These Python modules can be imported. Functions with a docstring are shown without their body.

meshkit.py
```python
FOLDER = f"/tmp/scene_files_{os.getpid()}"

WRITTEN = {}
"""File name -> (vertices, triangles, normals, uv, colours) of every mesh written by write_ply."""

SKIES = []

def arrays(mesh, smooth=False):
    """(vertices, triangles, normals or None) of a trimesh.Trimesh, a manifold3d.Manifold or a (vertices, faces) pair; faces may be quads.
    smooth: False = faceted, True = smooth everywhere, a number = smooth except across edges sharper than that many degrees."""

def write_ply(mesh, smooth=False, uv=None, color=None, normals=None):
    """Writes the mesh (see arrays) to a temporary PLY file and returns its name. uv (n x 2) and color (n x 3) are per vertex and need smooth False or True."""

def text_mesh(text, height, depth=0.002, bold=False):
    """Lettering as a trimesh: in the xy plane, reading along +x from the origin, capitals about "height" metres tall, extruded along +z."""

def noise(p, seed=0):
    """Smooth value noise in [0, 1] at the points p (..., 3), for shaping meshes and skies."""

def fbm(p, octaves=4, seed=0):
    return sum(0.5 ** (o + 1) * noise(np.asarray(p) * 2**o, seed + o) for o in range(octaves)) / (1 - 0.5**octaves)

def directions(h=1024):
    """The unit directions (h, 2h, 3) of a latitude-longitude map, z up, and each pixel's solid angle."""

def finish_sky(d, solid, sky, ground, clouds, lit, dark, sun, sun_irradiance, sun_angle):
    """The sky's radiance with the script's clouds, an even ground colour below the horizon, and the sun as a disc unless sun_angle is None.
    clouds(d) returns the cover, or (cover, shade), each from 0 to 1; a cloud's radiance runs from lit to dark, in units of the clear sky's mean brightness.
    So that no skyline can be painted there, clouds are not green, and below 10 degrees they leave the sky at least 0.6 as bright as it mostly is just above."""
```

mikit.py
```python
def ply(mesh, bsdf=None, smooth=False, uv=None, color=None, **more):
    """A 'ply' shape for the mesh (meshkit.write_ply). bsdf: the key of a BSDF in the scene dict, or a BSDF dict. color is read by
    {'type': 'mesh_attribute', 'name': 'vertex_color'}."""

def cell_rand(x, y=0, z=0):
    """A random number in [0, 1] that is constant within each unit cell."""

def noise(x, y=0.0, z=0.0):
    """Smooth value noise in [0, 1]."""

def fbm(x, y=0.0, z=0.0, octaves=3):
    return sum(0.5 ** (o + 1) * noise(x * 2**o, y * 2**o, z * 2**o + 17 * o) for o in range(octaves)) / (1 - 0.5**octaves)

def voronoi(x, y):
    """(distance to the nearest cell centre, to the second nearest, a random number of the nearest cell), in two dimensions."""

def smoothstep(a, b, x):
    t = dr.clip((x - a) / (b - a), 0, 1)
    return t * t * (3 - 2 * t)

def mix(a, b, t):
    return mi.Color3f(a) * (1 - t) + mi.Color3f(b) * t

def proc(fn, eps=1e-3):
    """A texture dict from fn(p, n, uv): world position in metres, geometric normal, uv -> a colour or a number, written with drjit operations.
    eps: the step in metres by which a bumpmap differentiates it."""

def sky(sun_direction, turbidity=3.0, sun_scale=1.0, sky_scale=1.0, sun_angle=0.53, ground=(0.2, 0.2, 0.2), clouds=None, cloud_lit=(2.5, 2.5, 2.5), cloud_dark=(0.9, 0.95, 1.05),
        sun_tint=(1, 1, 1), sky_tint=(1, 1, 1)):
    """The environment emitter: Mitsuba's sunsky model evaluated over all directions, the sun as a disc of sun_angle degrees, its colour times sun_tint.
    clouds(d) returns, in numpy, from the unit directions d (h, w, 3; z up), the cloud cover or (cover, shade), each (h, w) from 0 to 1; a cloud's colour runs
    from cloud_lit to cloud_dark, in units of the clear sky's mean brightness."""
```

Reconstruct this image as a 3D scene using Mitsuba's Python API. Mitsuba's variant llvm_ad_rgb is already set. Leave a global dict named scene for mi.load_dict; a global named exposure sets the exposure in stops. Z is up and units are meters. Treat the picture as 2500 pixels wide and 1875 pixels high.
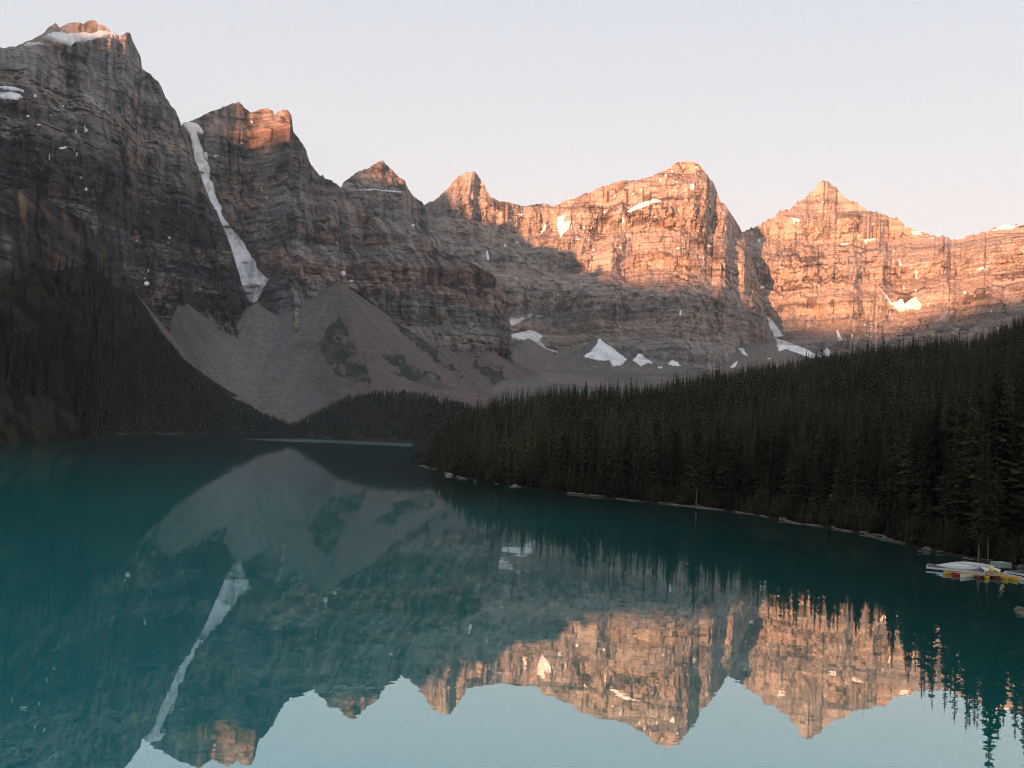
# Alpine lake at sunrise: cliffs on the left, sunlit wall behind, spruce hillside and canoe dock on the right.
import math
import numpy as np
import trimesh
import drjit as dr
import mitsuba as mi
import mikit
from scipy import ndimage
import shapely

T = mi.ScalarTransform4f
scene, labels = {}, {}

# ------------------------------------------------------------------ camera, sky, exposure
EYE = 15.4                                   # metres of the camera above the lake
PITCH, ROLL, FOC = math.atan(132 / 2500), 0.0455, 2500.0
FWD = np.array([0, math.cos(PITCH), math.sin(PITCH)])
UP0 = np.array([0, -math.sin(PITCH), math.cos(PITCH)])
RIGHT = math.cos(ROLL) * np.array([1.0, 0, 0]) + math.sin(ROLL) * UP0
UP = -math.sin(ROLL) * np.array([1.0, 0, 0]) + math.cos(ROLL) * UP0
scene['camera'] = {
    'type': 'perspective', 'fov_axis': 'x', 'fov': math.degrees(2 * math.atan(0.5)),
    'near_clip': 1.0, 'far_clip': 30000.0,
    'to_world': T().look_at(origin=[0, 0, EYE], target=[float(FWD[0]), float(FWD[1]), float(EYE + FWD[2])], up=[float(x) for x in UP]),
}
SUN_LEFT, SUN_ELEV = math.radians(40), math.radians(7.0)     # sun behind the camera, to the left
SUN = np.array([-math.sin(SUN_LEFT) * math.cos(SUN_ELEV), -math.cos(SUN_LEFT) * math.cos(SUN_ELEV), math.sin(SUN_ELEV)])


def veil(d):
    """thin even dawn haze over the whole sky, a little denser low down"""
    return 0.72 + 0.22 * (1 - np.clip(d[..., 2], 0, 1)) ** 3, np.clip(d[..., 2] * 1.6, 0, 1)


scene['sky'] = mikit.sky(SUN, turbidity=3, sun_scale=1.45, sky_scale=1.0, sun_tint=(1.08, 0.865, 1.68), sun_angle=0.9,
                         ground=(0.1, 0.1, 0.1), clouds=veil, cloud_lit=(1.42, 1.46, 1.52), cloud_dark=(1.04, 1.20, 1.35))
exposure = 3.9

# ------------------------------------------------------------------ helpers
rng = np.random.default_rng(7)
TAB = np.random.default_rng(11).random((8, 256, 256)).astype(np.float32)


def n2(x, y, seed=0):
    """smooth value noise 0..1 in two dimensions"""
    x, y = np.broadcast_arrays(np.asarray(x, float), np.asarray(y, float))
    i, j = np.floor(x).astype(np.int64), np.floor(y).astype(np.int64)
    fx, fy = x - i, y - j
    fx, fy = fx * fx * (3 - 2 * fx), fy * fy * (3 - 2 * fy)
    t = TAB[seed % 8]
    o = (seed // 8) * 37
    i0, i1, j0, j1 = (i + o) & 255, (i + 1 + o) & 255, (j + 3 * o) & 255, (j + 1 + 3 * o) & 255
    return (t[i0, j0] * (1 - fx) + t[i1, j0] * fx) * (1 - fy) + (t[i0, j1] * (1 - fx) + t[i1, j1] * fx) * fy


def f2(x, y, octv=4, seed=0, gain=0.5):
    a, s, w = 0.0, 0.0, 1.0
    for o in range(octv):
        a = a + w * n2(x * 2 ** o, y * 2 ** o, seed + o)
        s += w
        w *= gain
    return a / s


def sstep(a, b, x):
    t = np.clip((x - a) / (b - a), 0, 1)
    return t * t * (3 - 2 * t)


def bearing(px, py):
    """azimuth and tangent of elevation of a survey sighting given in the photograph's 2500 x 1875 frame"""
    px, py = np.asarray(px, float), np.asarray(py, float)
    d = FWD + ((px - 1250) / FOC)[..., None] * RIGHT - ((py - 937.5) / FOC)[..., None] * UP
    return np.arctan2(d[..., 0], d[..., 1]), d[..., 2] / np.hypot(d[..., 0], d[..., 1])


def horizon_y(px):
    return 1069.5 + (np.asarray(px, float) - 1250) * 0.0456


def az_of(px):
    return bearing(px, horizon_y(px))[0]


def sight(p):
    """the inverse of bearing for world points"""
    q = np.asarray(p, float) - [0, 0, EYE]
    w = q @ FWD
    return 1250 + FOC * (q @ RIGHT) / w, 937.5 - FOC * (q @ UP) / w


def on_water(px, py, z=0.0):
    a, t = bearing(px, py)
    r = (z - EYE) / t
    return np.array([r * np.sin(a), r * np.cos(a), z + 0 * r])


def ctl(pts):
    """control points (photo x, value) -> function of azimuth"""
    p = np.array(pts, float)
    a = az_of(p[:, 0])
    return lambda az: np.interp(az, a, p[:, 1])


def grid_faces(n, m, keep=None):
    i, j = np.meshgrid(np.arange(n - 1), np.arange(m - 1), indexing='ij')
    a = i * m + j
    q = np.stack([a, a + m, a + m + 1, a + 1], -1)
    q = q.reshape(-1, 4) if keep is None else q[keep]
    return np.vstack([q[:, [0, 1, 2]], q[:, [0, 2, 3]]])


def compact(v, f):
    u, inv = np.unique(f, return_inverse=True)
    return v[u], inv.reshape(f.shape)


def put(key, mesh, bsdf, smooth=False, **more):
    scene[key] = mikit.ply(mesh, bsdf, smooth=smooth, **more)


def tag(key, label, category=None, group=None, kind=None):
    d = {'label': label}
    if category:
        d['category'] = category
    if group:
        d['group'] = group
    if kind:
        d['kind'] = kind
    labels[key] = d


COUNT = {}


def numbered(name):
    k = COUNT.get(name, 0)
    COUNT[name] = k + 1
    return name if k == 0 else f'{name}_{k:03d}'


def mat(name, fn, rough=None, two=True):
    b = {'type': 'diffuse', 'reflectance': mikit.proc(fn) if callable(fn) else {'type': 'rgb', 'value': list(fn)}}
    if rough is not None:
        b = {'type': 'principled', 'base_color': b['reflectance'], 'roughness': rough, 'specular': 0.4}
    scene[name] = {'type': 'twosided', 'b': b} if two else b
    return name


# ------------------------------------------------------------------ materials
C3 = mi.Color3f


def rock_fn(gray, brown, red_lo, red_hi, gain=1.0, dip=.05, low=0, redness=.75, even=0.0):
    def fn(p, n, uv):
        w = mikit.fbm(p.x * .0035, p.y * .0035, p.z * .0035, 2)
        zs = p.z + 22 * w + dip * p.x
        band = mikit.noise(zs * .021, 3.1) * .45 + mikit.noise(zs * .075, 7.7) * .35 + mikit.noise(zs * .23, 1.3) * .2
        blot = mikit.fbm(p.x * .009, p.y * .009, p.z * .006 + 40, 3)
        hx = p.x * .8 + p.y * .6
        streak = mikit.noise(hx * .07, p.z * .008, 5) * .6 + mikit.noise(hx * .22, p.z * .02, 9) * .4
        fine = mikit.noise(p.x * .16, p.y * .16, p.z * .3)
        red = mikit.smoothstep(red_hi, red_lo, zs + 160 * (blot - .5)) * mikit.smoothstep(.35, .6, band * .6 + blot * .4)
        c = mikit.mix(gray, brown, mikit.smoothstep(.38, .62, blot * .55 + band * .45))
        c = mikit.mix(c, (.215, .125, .098), red * redness)
        ochre = mikit.smoothstep(.66, .78, mikit.fbm(p.x * .02, p.y * .02, p.z * .014 + 9, 2))
        c = mikit.mix(c, (.30, .205, .125), ochre * .55)
        pale = mikit.smoothstep(.68, .8, mikit.fbm(p.x * .012 + 50, p.y * .012, p.z * .012, 3))
        c = mikit.mix(c, (.42, .39, .36), pale * .6)
        if low:      # deep shade low on the near cliffs, put into the rock colour
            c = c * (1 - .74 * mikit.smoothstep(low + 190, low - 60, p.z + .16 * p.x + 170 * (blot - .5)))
        ledge = mikit.smoothstep(.45, .8, n.z)
        c = mikit.mix(c, (.25, .20, .17), ledge * .55)
        seam = mikit.smoothstep(.16, .04, dr.abs(mikit.noise(zs * .062, .015 * hx, 4) - .5)) * .55 + mikit.smoothstep(.10, .03, dr.abs(mikit.noise(zs * .19, .02 * hx, 6) - .5)) * .4
        crack = mikit.smoothstep(.07, .015, dr.abs(mikit.fbm(hx * .03, p.z * .006, 12 + zs * .01, 2) - .5)) * mikit.smoothstep(.4, .6, blot)
        c = c * (1 - .52 * seam) * (1 - .62 * crack)
        grit = mikit.noise(p.x * .09 + 3, p.y * .09, p.z * .15)
        v = (.26 + .62 * band + .40 * fine + .40 * grit) * (.62 + .62 * mikit.smoothstep(.2, .7, streak))
        return c * ((v * (1 - even) + .70 * even) * gain)
    return fn


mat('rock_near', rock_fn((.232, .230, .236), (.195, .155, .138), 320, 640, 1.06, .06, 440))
mat('rock_buttress', rock_fn((.192, .186, .186), (.188, .136, .114), 350, 800, .98, .04))
mat('rock_mid', rock_fn((.21, .20, .195), (.21, .175, .15), 300, 560, 1.1, -.03))
mat('rock_far', rock_fn((.325, .295, .275), (.35, .285, .24), 360, 620, 1.2, -.03, 0, .4, .38))


mat('rock_dark', rock_fn((.070, .066, .062), (.086, .068, .058), 300, 620, .92, .06))  # shade over the left spur is put into this darker rock colour


def scree_fn(p, n, uv):
    flow = mikit.fbm(uv.x * 1.1, uv.y * .28, 2, 3)
    lane = mikit.noise(uv.x * 6 + 2.5 * flow, uv.y * .25, 7)
    patch = mikit.fbm(p.x * .014, p.y * .014, p.z * .014, 3)
    grain = mikit.noise(p.x * .35, p.y * .35, p.z * .35)
    grain2 = mikit.noise(p.x * .9, p.y * .9, p.z * .9)
    c = mikit.mix((.104, .096, .090), (.148, .110, .100), mikit.smoothstep(.36, .64, flow * .6 + patch * .4))
    c = mikit.mix(c, (.19, .172, .158), mikit.smoothstep(.5, .9, lane) * .40)
    c = mikit.mix(c, (.075, .062, .055), mikit.smoothstep(.55, .75, patch) * .45)
    side = p.x / p.y + .05 * (patch - .5)          # pale limestone rubble under the snow gully, redder debris east of it
    pale = mikit.smoothstep(-.315, -.265, side) * mikit.smoothstep(-.175, -.225, side)
    c = mikit.mix(c, (.185, .178, .170), pale * .55)
    c = mikit.mix(c, (.160, .115, .102), mikit.smoothstep(-.19, -.12, side) * .4)
    return c * .88 * (.50 + .36 * grain + .30 * grain2 + .40 * mikit.noise(p.x * .11, p.y * .11, p.z * .14))


mat('scree', scree_fn)


def green_fn(p, n, uv):
    b = mikit.fbm(p.x * .03, p.y * .03, p.z * .03, 3)
    g = mikit.noise(p.x * .4, p.y * .4, p.z * .4)
    return mikit.mix((.038, .042, .028), (.095, .086, .068), mikit.smoothstep(.45, .75, b)) * (.6 + .7 * g)


mat('alpine_turf', green_fn)


def moraine_fn(p, n, uv):
    b = mikit.fbm(p.x * .006, p.y * .006, 3., 4)
    g = mikit.noise(p.x * .25, p.y * .25, p.z * .25)
    return mikit.mix((.13, .122, .118), (.19, .155, .135), mikit.smoothstep(.35, .65, b)) * (.65 + .6 * g)


mat('moraine', moraine_fn)


def snow_fn(p, n, uv):
    b = mikit.fbm(p.x * .02, p.y * .02, p.z * .006, 3)
    g = mikit.noise(p.x * .12, p.y * .12, p.z * .03)
    dirt = mikit.smoothstep(.56, .74, mikit.fbm(p.x * .05 + .02 * p.z, p.y * .05, p.z * .012, 3))
    return mikit.mix(mikit.mix((.70, .69, .69), (.88, .88, .90), mikit.smoothstep(.3, .6, b * .7 + g * .3)), (.40, .37, .35), dirt * .45)


mat('snow', snow_fn)


def soil_fn(p, n, uv):
    b = mikit.fbm(p.x * .08, p.y * .08, p.z * .08, 3)
    g = mikit.noise(p.x * 1.2, p.y * 1.2, p.z * 1.2)
    return mikit.mix((.016, .017, .010), (.038, .031, .022), mikit.smoothstep(.35, .65, b)) * (.6 + .7 * g)


mat('forest_floor', soil_fn)


def leaf_fn(dark, light):
    def fn(p, n, uv):
        b = mikit.noise(p.x * .21, p.y * .21, p.z * .06) * .7 + .3 * mikit.noise(p.x * .02, p.y * .02, p.z * .02)
        g = mikit.noise(p.x * 1.1, p.y * 1.1, p.z * 1.1)
        return mikit.mix(dark, light, mikit.smoothstep(.3, .85, b)) * (.55 + .8 * g)
    return fn


mat('needles', leaf_fn((.028, .028, .017), (.098, .082, .040)))
mat('needles_far', leaf_fn((.022, .020, .015), (.046, .040, .029)))
mat('bark', lambda p, n, uv: mikit.mix((.07, .055, .045), (.13, .105, .085), mikit.noise(p.x * 3, p.y * 3, p.z * .8)))
mat('bark_pale', lambda p, n, uv: mikit.mix((.11, .078, .055), (.21, .155, .11), mikit.noise(p.x * 3, p.y * 3, p.z * .5)))
mat('driftwood', lambda p, n, uv: mikit.mix((.10, .08, .065), (.30, .24, .20), mikit.noise(p.x * 1.5, p.y * 1.5, p.z * 6)))
mat('stone_pale', lambda p, n, uv: mikit.mix((.22, .205, .19), (.42, .39, .36), mikit.fbm(p.x * 2, p.y * 2, p.z * 2, 3)))
mat('stone', lambda p, n, uv: mikit.mix((.07, .065, .06), (.20, .18, .165), mikit.fbm(p.x * 2, p.y * 2, p.z * 2, 3)))

# ------------------------------------------------------------------ mountains
# A rock face is kept as range R(azimuth, height): cliffs are well sampled and ledges come out as steps in R.
LAYER = np.random.default_rng(23).random(4096)


def layers(z, scale, off=0):
    x = z / scale + off
    i = np.floor(x).astype(int)
    f = x - i
    f = f * f * (3 - 2 * f)
    return LAYER[i % 4096] * (1 - f) + LAYER[(i + 1) % 4096] * f


FACE = {}


def face(name, x0, x1, n, m, ridge, r_top, r_base, z_base, rough=1.0, dip=0.05, seed=0, jag=1.0, soft=1.3, crest=0.3, back=900.0, rref=None, toe=0.0, bulge=()):
    az = np.linspace(az_of(x0), az_of(x1), n)
    ra, rt = bearing([p[0] for p in ridge], [p[1] for p in ridge])
    rt_ = np.interp(az, ra, rt)
    rtop, rbas = ctl(r_top)(az), ctl(r_base)(az)
    zb = ctl(z_base)(az) if not np.isscalar(z_base) else np.full(n, float(z_base))
    rref = rref or float(np.median(rtop))
    s = az * rref
    # fine unevenness of the crest line, in metres
    jagged = (f2(s / 34, s * 0, 4, 40 + seed, .6) - .5) * 11 + (n2(s / 9, s * 0, 50 + seed) - .5) * 5
    ztop = EYE + rt_ * rtop + jag * jagged
    v = np.linspace(0, 1, m)[None]
    z = zb[:, None] + v * np.maximum(ztop - zb, 4)[:, None]
    S = s[:, None] + 0 * z
    up = np.clip((z - zb[:, None]) / np.maximum(ztop - zb, 4)[:, None], 0, 1)
    # strata: hard bands stand steep, soft bands lie back
    zs = z + dip * S + 20 * (f2(S / 700, z / 500, 2, seed + 1) - .5) + 5 * (n2(S / 60, z / 40, seed + 2) - .5)
    hard = .5 * layers(zs, 62, 11 * seed) + .32 * layers(zs, 25, 300 + 7 * seed) + .28 * layers(zs, 9.5, 900 + seed) + .3 * (f2(S / 130, z / 60, 3, seed + 3) - .5)
    cot = .10 + soft * sstep(.53, .64, hard) + toe * (1 - up) ** 3
    cum = np.concatenate([np.zeros((n, 1)), np.cumsum((cot[:, 1:] + cot[:, :-1]) / 2 * np.diff(z, axis=1), axis=1)], 1)
    R = rbas[:, None] + cum / cum[:, -1:] * np.maximum(rtop - rbas, 20)[:, None]
    for bx, bz, wx, wz, amt in bulge:
        R = R - amt * np.exp(-((S - az_of(bx) * rref) / wx) ** 2 - ((z - bz) / wz) ** 2)
    # buttresses, gullies, cracks and blocks
    wob = 60 * (f2(S / 300, z / 260, 3, seed + 4) - .5)
    def ridged(sc, zsc, sd):
        return 1 - np.abs(2 * f2((S + wob) / sc, z / zsc, 2, sd) - 1)
    fade = np.where(up > .8, crest + (1 - crest) * (1 - (up - .8) / .2), 1.0)
    mod = .5 + layers(zs, 90, 77 + seed)
    d = 100 * (ridged(330, 1500, seed + 5) - .6) + 54 * (ridged(120, 700, seed + 6) - .6) * mod + 17 * (ridged(46, 240, seed + 7) - .6) * mod
    d = d + 8.5 * (ridged(19, 75, seed + 8) - .6) * (.5 + mod) + 4.2 * (n2(S / 8, z / 16, seed + 9) - .5) + 9 * (f2(S / 26, z / 13, 3, seed + 10) - .5)
    # each bed is broken into blocks by its own joints
    for thick, wide, amp, sd in ((27, 24, 9.0, 0), (11, 11, 4.6, 3), (5.5, 7, 2.6, 6)):
        lay_i = np.floor(zs / thick + 50 * n2(S / 900, 0 * S, sd + seed) * .02)
        wob2 = S / wide + 37.3 * LAYER[(lay_i.astype(int) * 7 + sd) % 4096] * 9 + .5 * n2(z / 9, S / 30, seed)
        blk = np.floor(wob2)
        f = wob2 - blk
        v0 = LAYER[((blk * 31 + lay_i * 57 + sd * 101) % 4096).astype(int)]
        v1 = LAYER[(((blk + 1) * 31 + lay_i * 57 + sd * 101) % 4096).astype(int)]
        e = sstep(.72, 1.0, f)
        d = d + amp * ((v0 * (1 - e) + v1 * e) - .5) * (.35 + mod * .9) * 1.15
    R = R - rough * fade * d
    rt2 = R[:, -1]
    z = zb[:, None] + v * np.maximum(EYE + rt_ * rt2 + jag * jagged - zb, 4)[:, None]
    FACE[name] = dict(az=az, R=R, z=z, rref=rref, zb=zb)
    # the far side of the crest falls away at about 40 degrees
    k = np.array([6, 25, 80, 220, 500, back])[None]
    Rb = R[:, -1:] + k
    zb2 = z[:, -1:] - k * .8 - 12 * (n2(S[:, -1:] / 60 + k / 50, k / 60 + 0 * S[:, -1:], seed + 12) - .5)
    Rf, zf = np.hstack([R, Rb]), np.hstack([z, zb2])
    vtx = np.stack([Rf * np.sin(az)[:, None], Rf * np.cos(az)[:, None], zf], -1)
    FACE[name]['v'] = vtx
    return vtx


def face_r(name, az, z):
    """range of a rock face at azimuths and heights"""
    F = FACE[name]
    i = np.clip(np.interp(az, F['az'], np.arange(len(F['az']))), 0, len(F['az']) - 1.001)
    i0 = i.astype(int)
    lo, hi = F['z'][i0, 0], F['z'][i0, -1]
    m = F['z'].shape[1]
    t = np.clip((z - lo) / (hi - lo), 0, 1) * (m - 1)
    j = np.minimum(t.astype(int), m - 2)
    w = t - j
    return F['R'][i0, j] * (1 - w) + F['R'][i0, j + 1] * w


def build_face(key, bsdf):
    v = FACE[key]['v']
    n, m = v.shape[:2]
    put(key, (v.reshape(-1, 3), grid_faces(n, m)), bsdf)


# near massif, left part (1) and right part (2), the peaks behind it (3, 4), the sunlit walls (5, 6)
M1 = [(-500, 150), (-300, 130), (0, 116), (50, 112), (154, 110), (174, 114), (185, 105), (216, 101), (239, 95), (285, 93), (293, 87), (309, 83), (318, 87), (323, 98), (333, 118), (343, 138), (347, 166),
      (362, 180), (386, 200), (398, 222), (405, 239), (428, 270), (438, 293), (452, 328), (466, 360), (478, 392), (492, 432), (513, 486), (538, 541), (562, 596), (578, 648), (590, 690), (603, 725), (615, 750), (640, 800)]
face('mountain', -420, 636, 560, 640, M1, [(-400, 2400), (0, 2560), (300, 2850), (438, 2850), (540, 2780), (636, 2760)],
     [(-400, 1500), (0, 1800), (170, 1950), (300, 2190), (440, 2390), (560, 2480), (636, 2580)], 0, seed=1, dip=-.06, rough=1.1)
M2 = [(395, 420), (415, 330), (425, 318), (438, 303), (461, 299), (490, 284), (532, 266), (560, 254), (583, 247), (590, 251), (597, 262), (613, 274), (625, 270), (652, 265), (666, 270), (670, 279), (677, 274), (690, 267), (704, 268), (711, 277),
      (714, 300), (716, 318), (728, 335), (740, 355), (748, 368), (752, 385), (760, 402), (775, 419), (783, 428), (788, 424), (795, 434), (810, 440), (824, 452), (833, 459), (838, 478), (846, 492), (866, 500), (889, 520), (925, 545), (962, 571),
      (985, 576), (1008, 573), (1030, 578), (1042, 588), (1050, 600), (1072, 612), (1100, 621), (1120, 628), (1140, 636), (1159, 647), (1180, 657), (1201, 669), (1213, 684), (1225, 712), (1236, 750), (1243, 790), (1249, 830), (1253, 870), (1258, 905), (1266, 960)]
face('mountain_001', 398, 1264, 640, 560, M2, [(395, 3220), (530, 3390), (590, 3350), (660, 3250), (700, 3220), (740, 3260), (833, 3200), (1000, 3120), (1180, 3060), (1264, 3080)],
     [(395, 2760), (560, 2790), (625, 2780), (668, 2640), (730, 2470), (785, 2560), (820, 2740), (880, 2660), (1000, 2700), (1150, 2760), (1220, 2830), (1264, 3000)], 0, seed=3, dip=-.04, rough=1.05, bulge=[(722, 270, 105, 140, 125)])
M3 = [(800, 520), (831, 462), (837, 447), (858, 429), (877, 419), (890, 414), (904, 408), (916, 400), (925, 396), (933, 392), (945, 404), (958, 416), (974, 433), (989, 443), (993, 455), (997, 466), (1012, 481), (1035, 499), (1041, 515), (1047, 535), (1066, 566), (1078, 597), (1093, 622), (1110, 660), (1130, 720)]
face('mountain_002', 800, 1128, 280, 250, M3, [(800, 3900), (930, 3920), (1060, 3850), (1128, 3850)], [(800, 3420), (1000, 3400), (1128, 3500)], 150, seed=5, dip=.03, rough=.8)
M4 = [(1000, 560), (1037, 500), (1055, 492), (1070, 483), (1082, 471), (1093, 462), (1105, 444), (1120, 431), (1130, 427), (1139, 421), (1159, 418), (1166, 427), (1174, 440), (1182, 450), (1190, 468), (1195, 477), (1217, 491), (1247, 495), (1278, 504), (1300, 500), (1329, 499), (1338, 500), (1348, 504),
      (1363, 500), (1379, 491), (1417, 477), (1445, 466), (1471, 456), (1495, 449), (1521, 441), (1540, 442), (1556, 441), (1591, 429), (1626, 416), (1650, 397), (1662, 394), (1677, 393), (1692, 396), (1708, 403), (1719, 417), (1733, 438), (1743, 449), (1751, 470), (1758, 492), (1773, 503), (1785, 523),
      (1804, 548), (1822, 592), (1838, 640), (1852, 690), (1866, 740), (1880, 800), (1890, 850), (1897, 890), (1903, 930)]
face('mountain_003', 1000, 1901, 760, 380, M4, [(1000, 4500), (1160, 4480), (1300, 4560), (1500, 4480), (1680, 4380), (1740, 4390), (1800, 4460), (1901, 4560)],
     [(1000, 4000), (1160, 3980), (1300, 4000), (1480, 3900), (1660, 3800), (1720, 3820), (1765, 3900), (1830, 4080), (1901, 4290)], 150, seed=9, dip=.05, rough=1.0)
M5 = [(1760, 600), (1800, 566), (1839, 559), (1866, 542), (1889, 530), (1899, 520), (1907, 511), (1912, 514), (1916, 512), (1926, 514), (1935, 503), (1942, 498), (1946, 491), (1951, 494), (1970, 478), (1986, 463), (1999, 446), (2009, 439), (2024, 446), (2043, 457), (2056, 471), (2067, 484),
      (2094, 496), (2113, 511), (2140, 515), (2171, 532), (2188, 532), (2200, 544), (2209, 554), (2225, 561), (2246, 562), (2252, 568), (2275, 573), (2306, 575), (2317, 583), (2348, 586), (2360, 575), (2383, 572), (2406, 569), (2422, 559), (2452, 544), (2476, 548), (2500, 546), (2600, 520), (2800, 560), (3000, 540)]
face('mountain_004', 1765, 2720, 560, 300, M5, [(1765, 4660), (2009, 4780), (2250, 4700), (2500, 4500), (2720, 4300)],
     [(1765, 4270), (1900, 4270), (2060, 4200), (2300, 4100), (2500, 3950), (2720, 3800)], 120, seed=12, dip=-.02, rough=.95, jag=2.0)
M6 = [(-120, 160), (0, 118), (40, 112), (58, 104), (80, 95), (104, 83), (115, 70), (127, 62), (135, 58), (141, 62), (145, 68), (150, 66), (162, 60), (175, 55), (193, 52), (203, 56), (215, 51), (228, 50), (234, 53), (239, 58), (255, 62), (266, 71), (285, 83), (300, 95), (330, 130)]
face('mountain_005', -150, 250, 200, 90, M6, [(-115, 3500), (328, 3500)], [(-115, 3160), (328, 3160)], 720, seed=14, rough=.45, jag=.8, back=500)
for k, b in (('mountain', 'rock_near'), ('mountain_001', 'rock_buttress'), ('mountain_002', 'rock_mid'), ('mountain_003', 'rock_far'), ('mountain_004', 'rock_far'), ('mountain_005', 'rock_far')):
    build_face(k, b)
tag('mountain', 'tall dark cliff mountain filling the upper left, its lower face in deep shade', kind='structure')
tag('mountain_001', 'dark banded mountain right of the long snow gully with an orange lit top', kind='structure')
tag('mountain_002', 'grey stepped peak with a thin snow ledge, behind the dark massif', kind='structure')
tag('mountain_003', 'broad sunlit orange wall with the highest central peak, lower half in shadow', kind='structure')
tag('mountain_004', 'sunlit orange wall and pyramid peak at the right above the forest', kind='structure')
tag('mountain_005', 'sunlit jagged summit above a white snowfield behind the left cliff', kind='structure')

# dark spur at the foot of the left cliff
SPUR = [(-420, 490), (-200, 470), (0, 474), (60, 476), (110, 486), (160, 506), (205, 540), (240, 580), (266, 625), (284, 668), (302, 715), (322, 765), (348, 815), (375, 880), (392, 960)]
face('hill', -420, 388, 300, 260, SPUR, [(-420, 800), (0, 1050), (150, 1250), (230, 1420), (300, 1560), (388, 1640)],
     [(-420, 560), (0, 730), (190, 1010), (262, 1290), (388, 1560)], 0, seed=17, rough=.7, soft=1.1, jag=1.5, back=300, toe=.5)
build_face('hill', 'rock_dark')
tag('hill', 'dark shaded rocky spur at the far left above the lake', kind='structure')

# the high ridge behind the camera, on the sunrise side, whose shadow lies over the valley
CAST = [(-6000, 1390), (-4200, 1450), (-3300, 1446), (-3151, 1441), (-3040, 1430), (-2990, 1392), (-2968, 1357), (-2920, 1331), (-2889, 1290), (-2783, 1287), (-2740, 1215), (-2705, 1135), (-2650, 1130), (-2600, 1136), (-2535, 1146), (-2500, 1118), (-2420, 1108),
        (-2369, 1106), (-2233, 1090), (-2041, 1041), (-2000, 1064), (-1926, 1060), (-1776, 1036), (-1582, 990), (-1507, 1026), (-1270, 1085), (-1150, 1105), (-982, 1153), (-600, 1180), (-100, 1120), (600, 1200), (1600, 1000), (3200, 600)]
SH = np.array([SUN[0], SUN[1]]) / np.hypot(SUN[0], SUN[1])
SIDE = np.array([-SH[1], SH[0]])
if SIDE[0] < 0:
    SIDE = -SIDE
CAST_AT = 3600.0
cs = np.linspace(-6000, 3200, 620)[:, None]
ck = np.concatenate([np.linspace(-1500, -200, 14), np.linspace(-150, 150, 13), np.linspace(220, 1700, 14)])[None]
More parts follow.
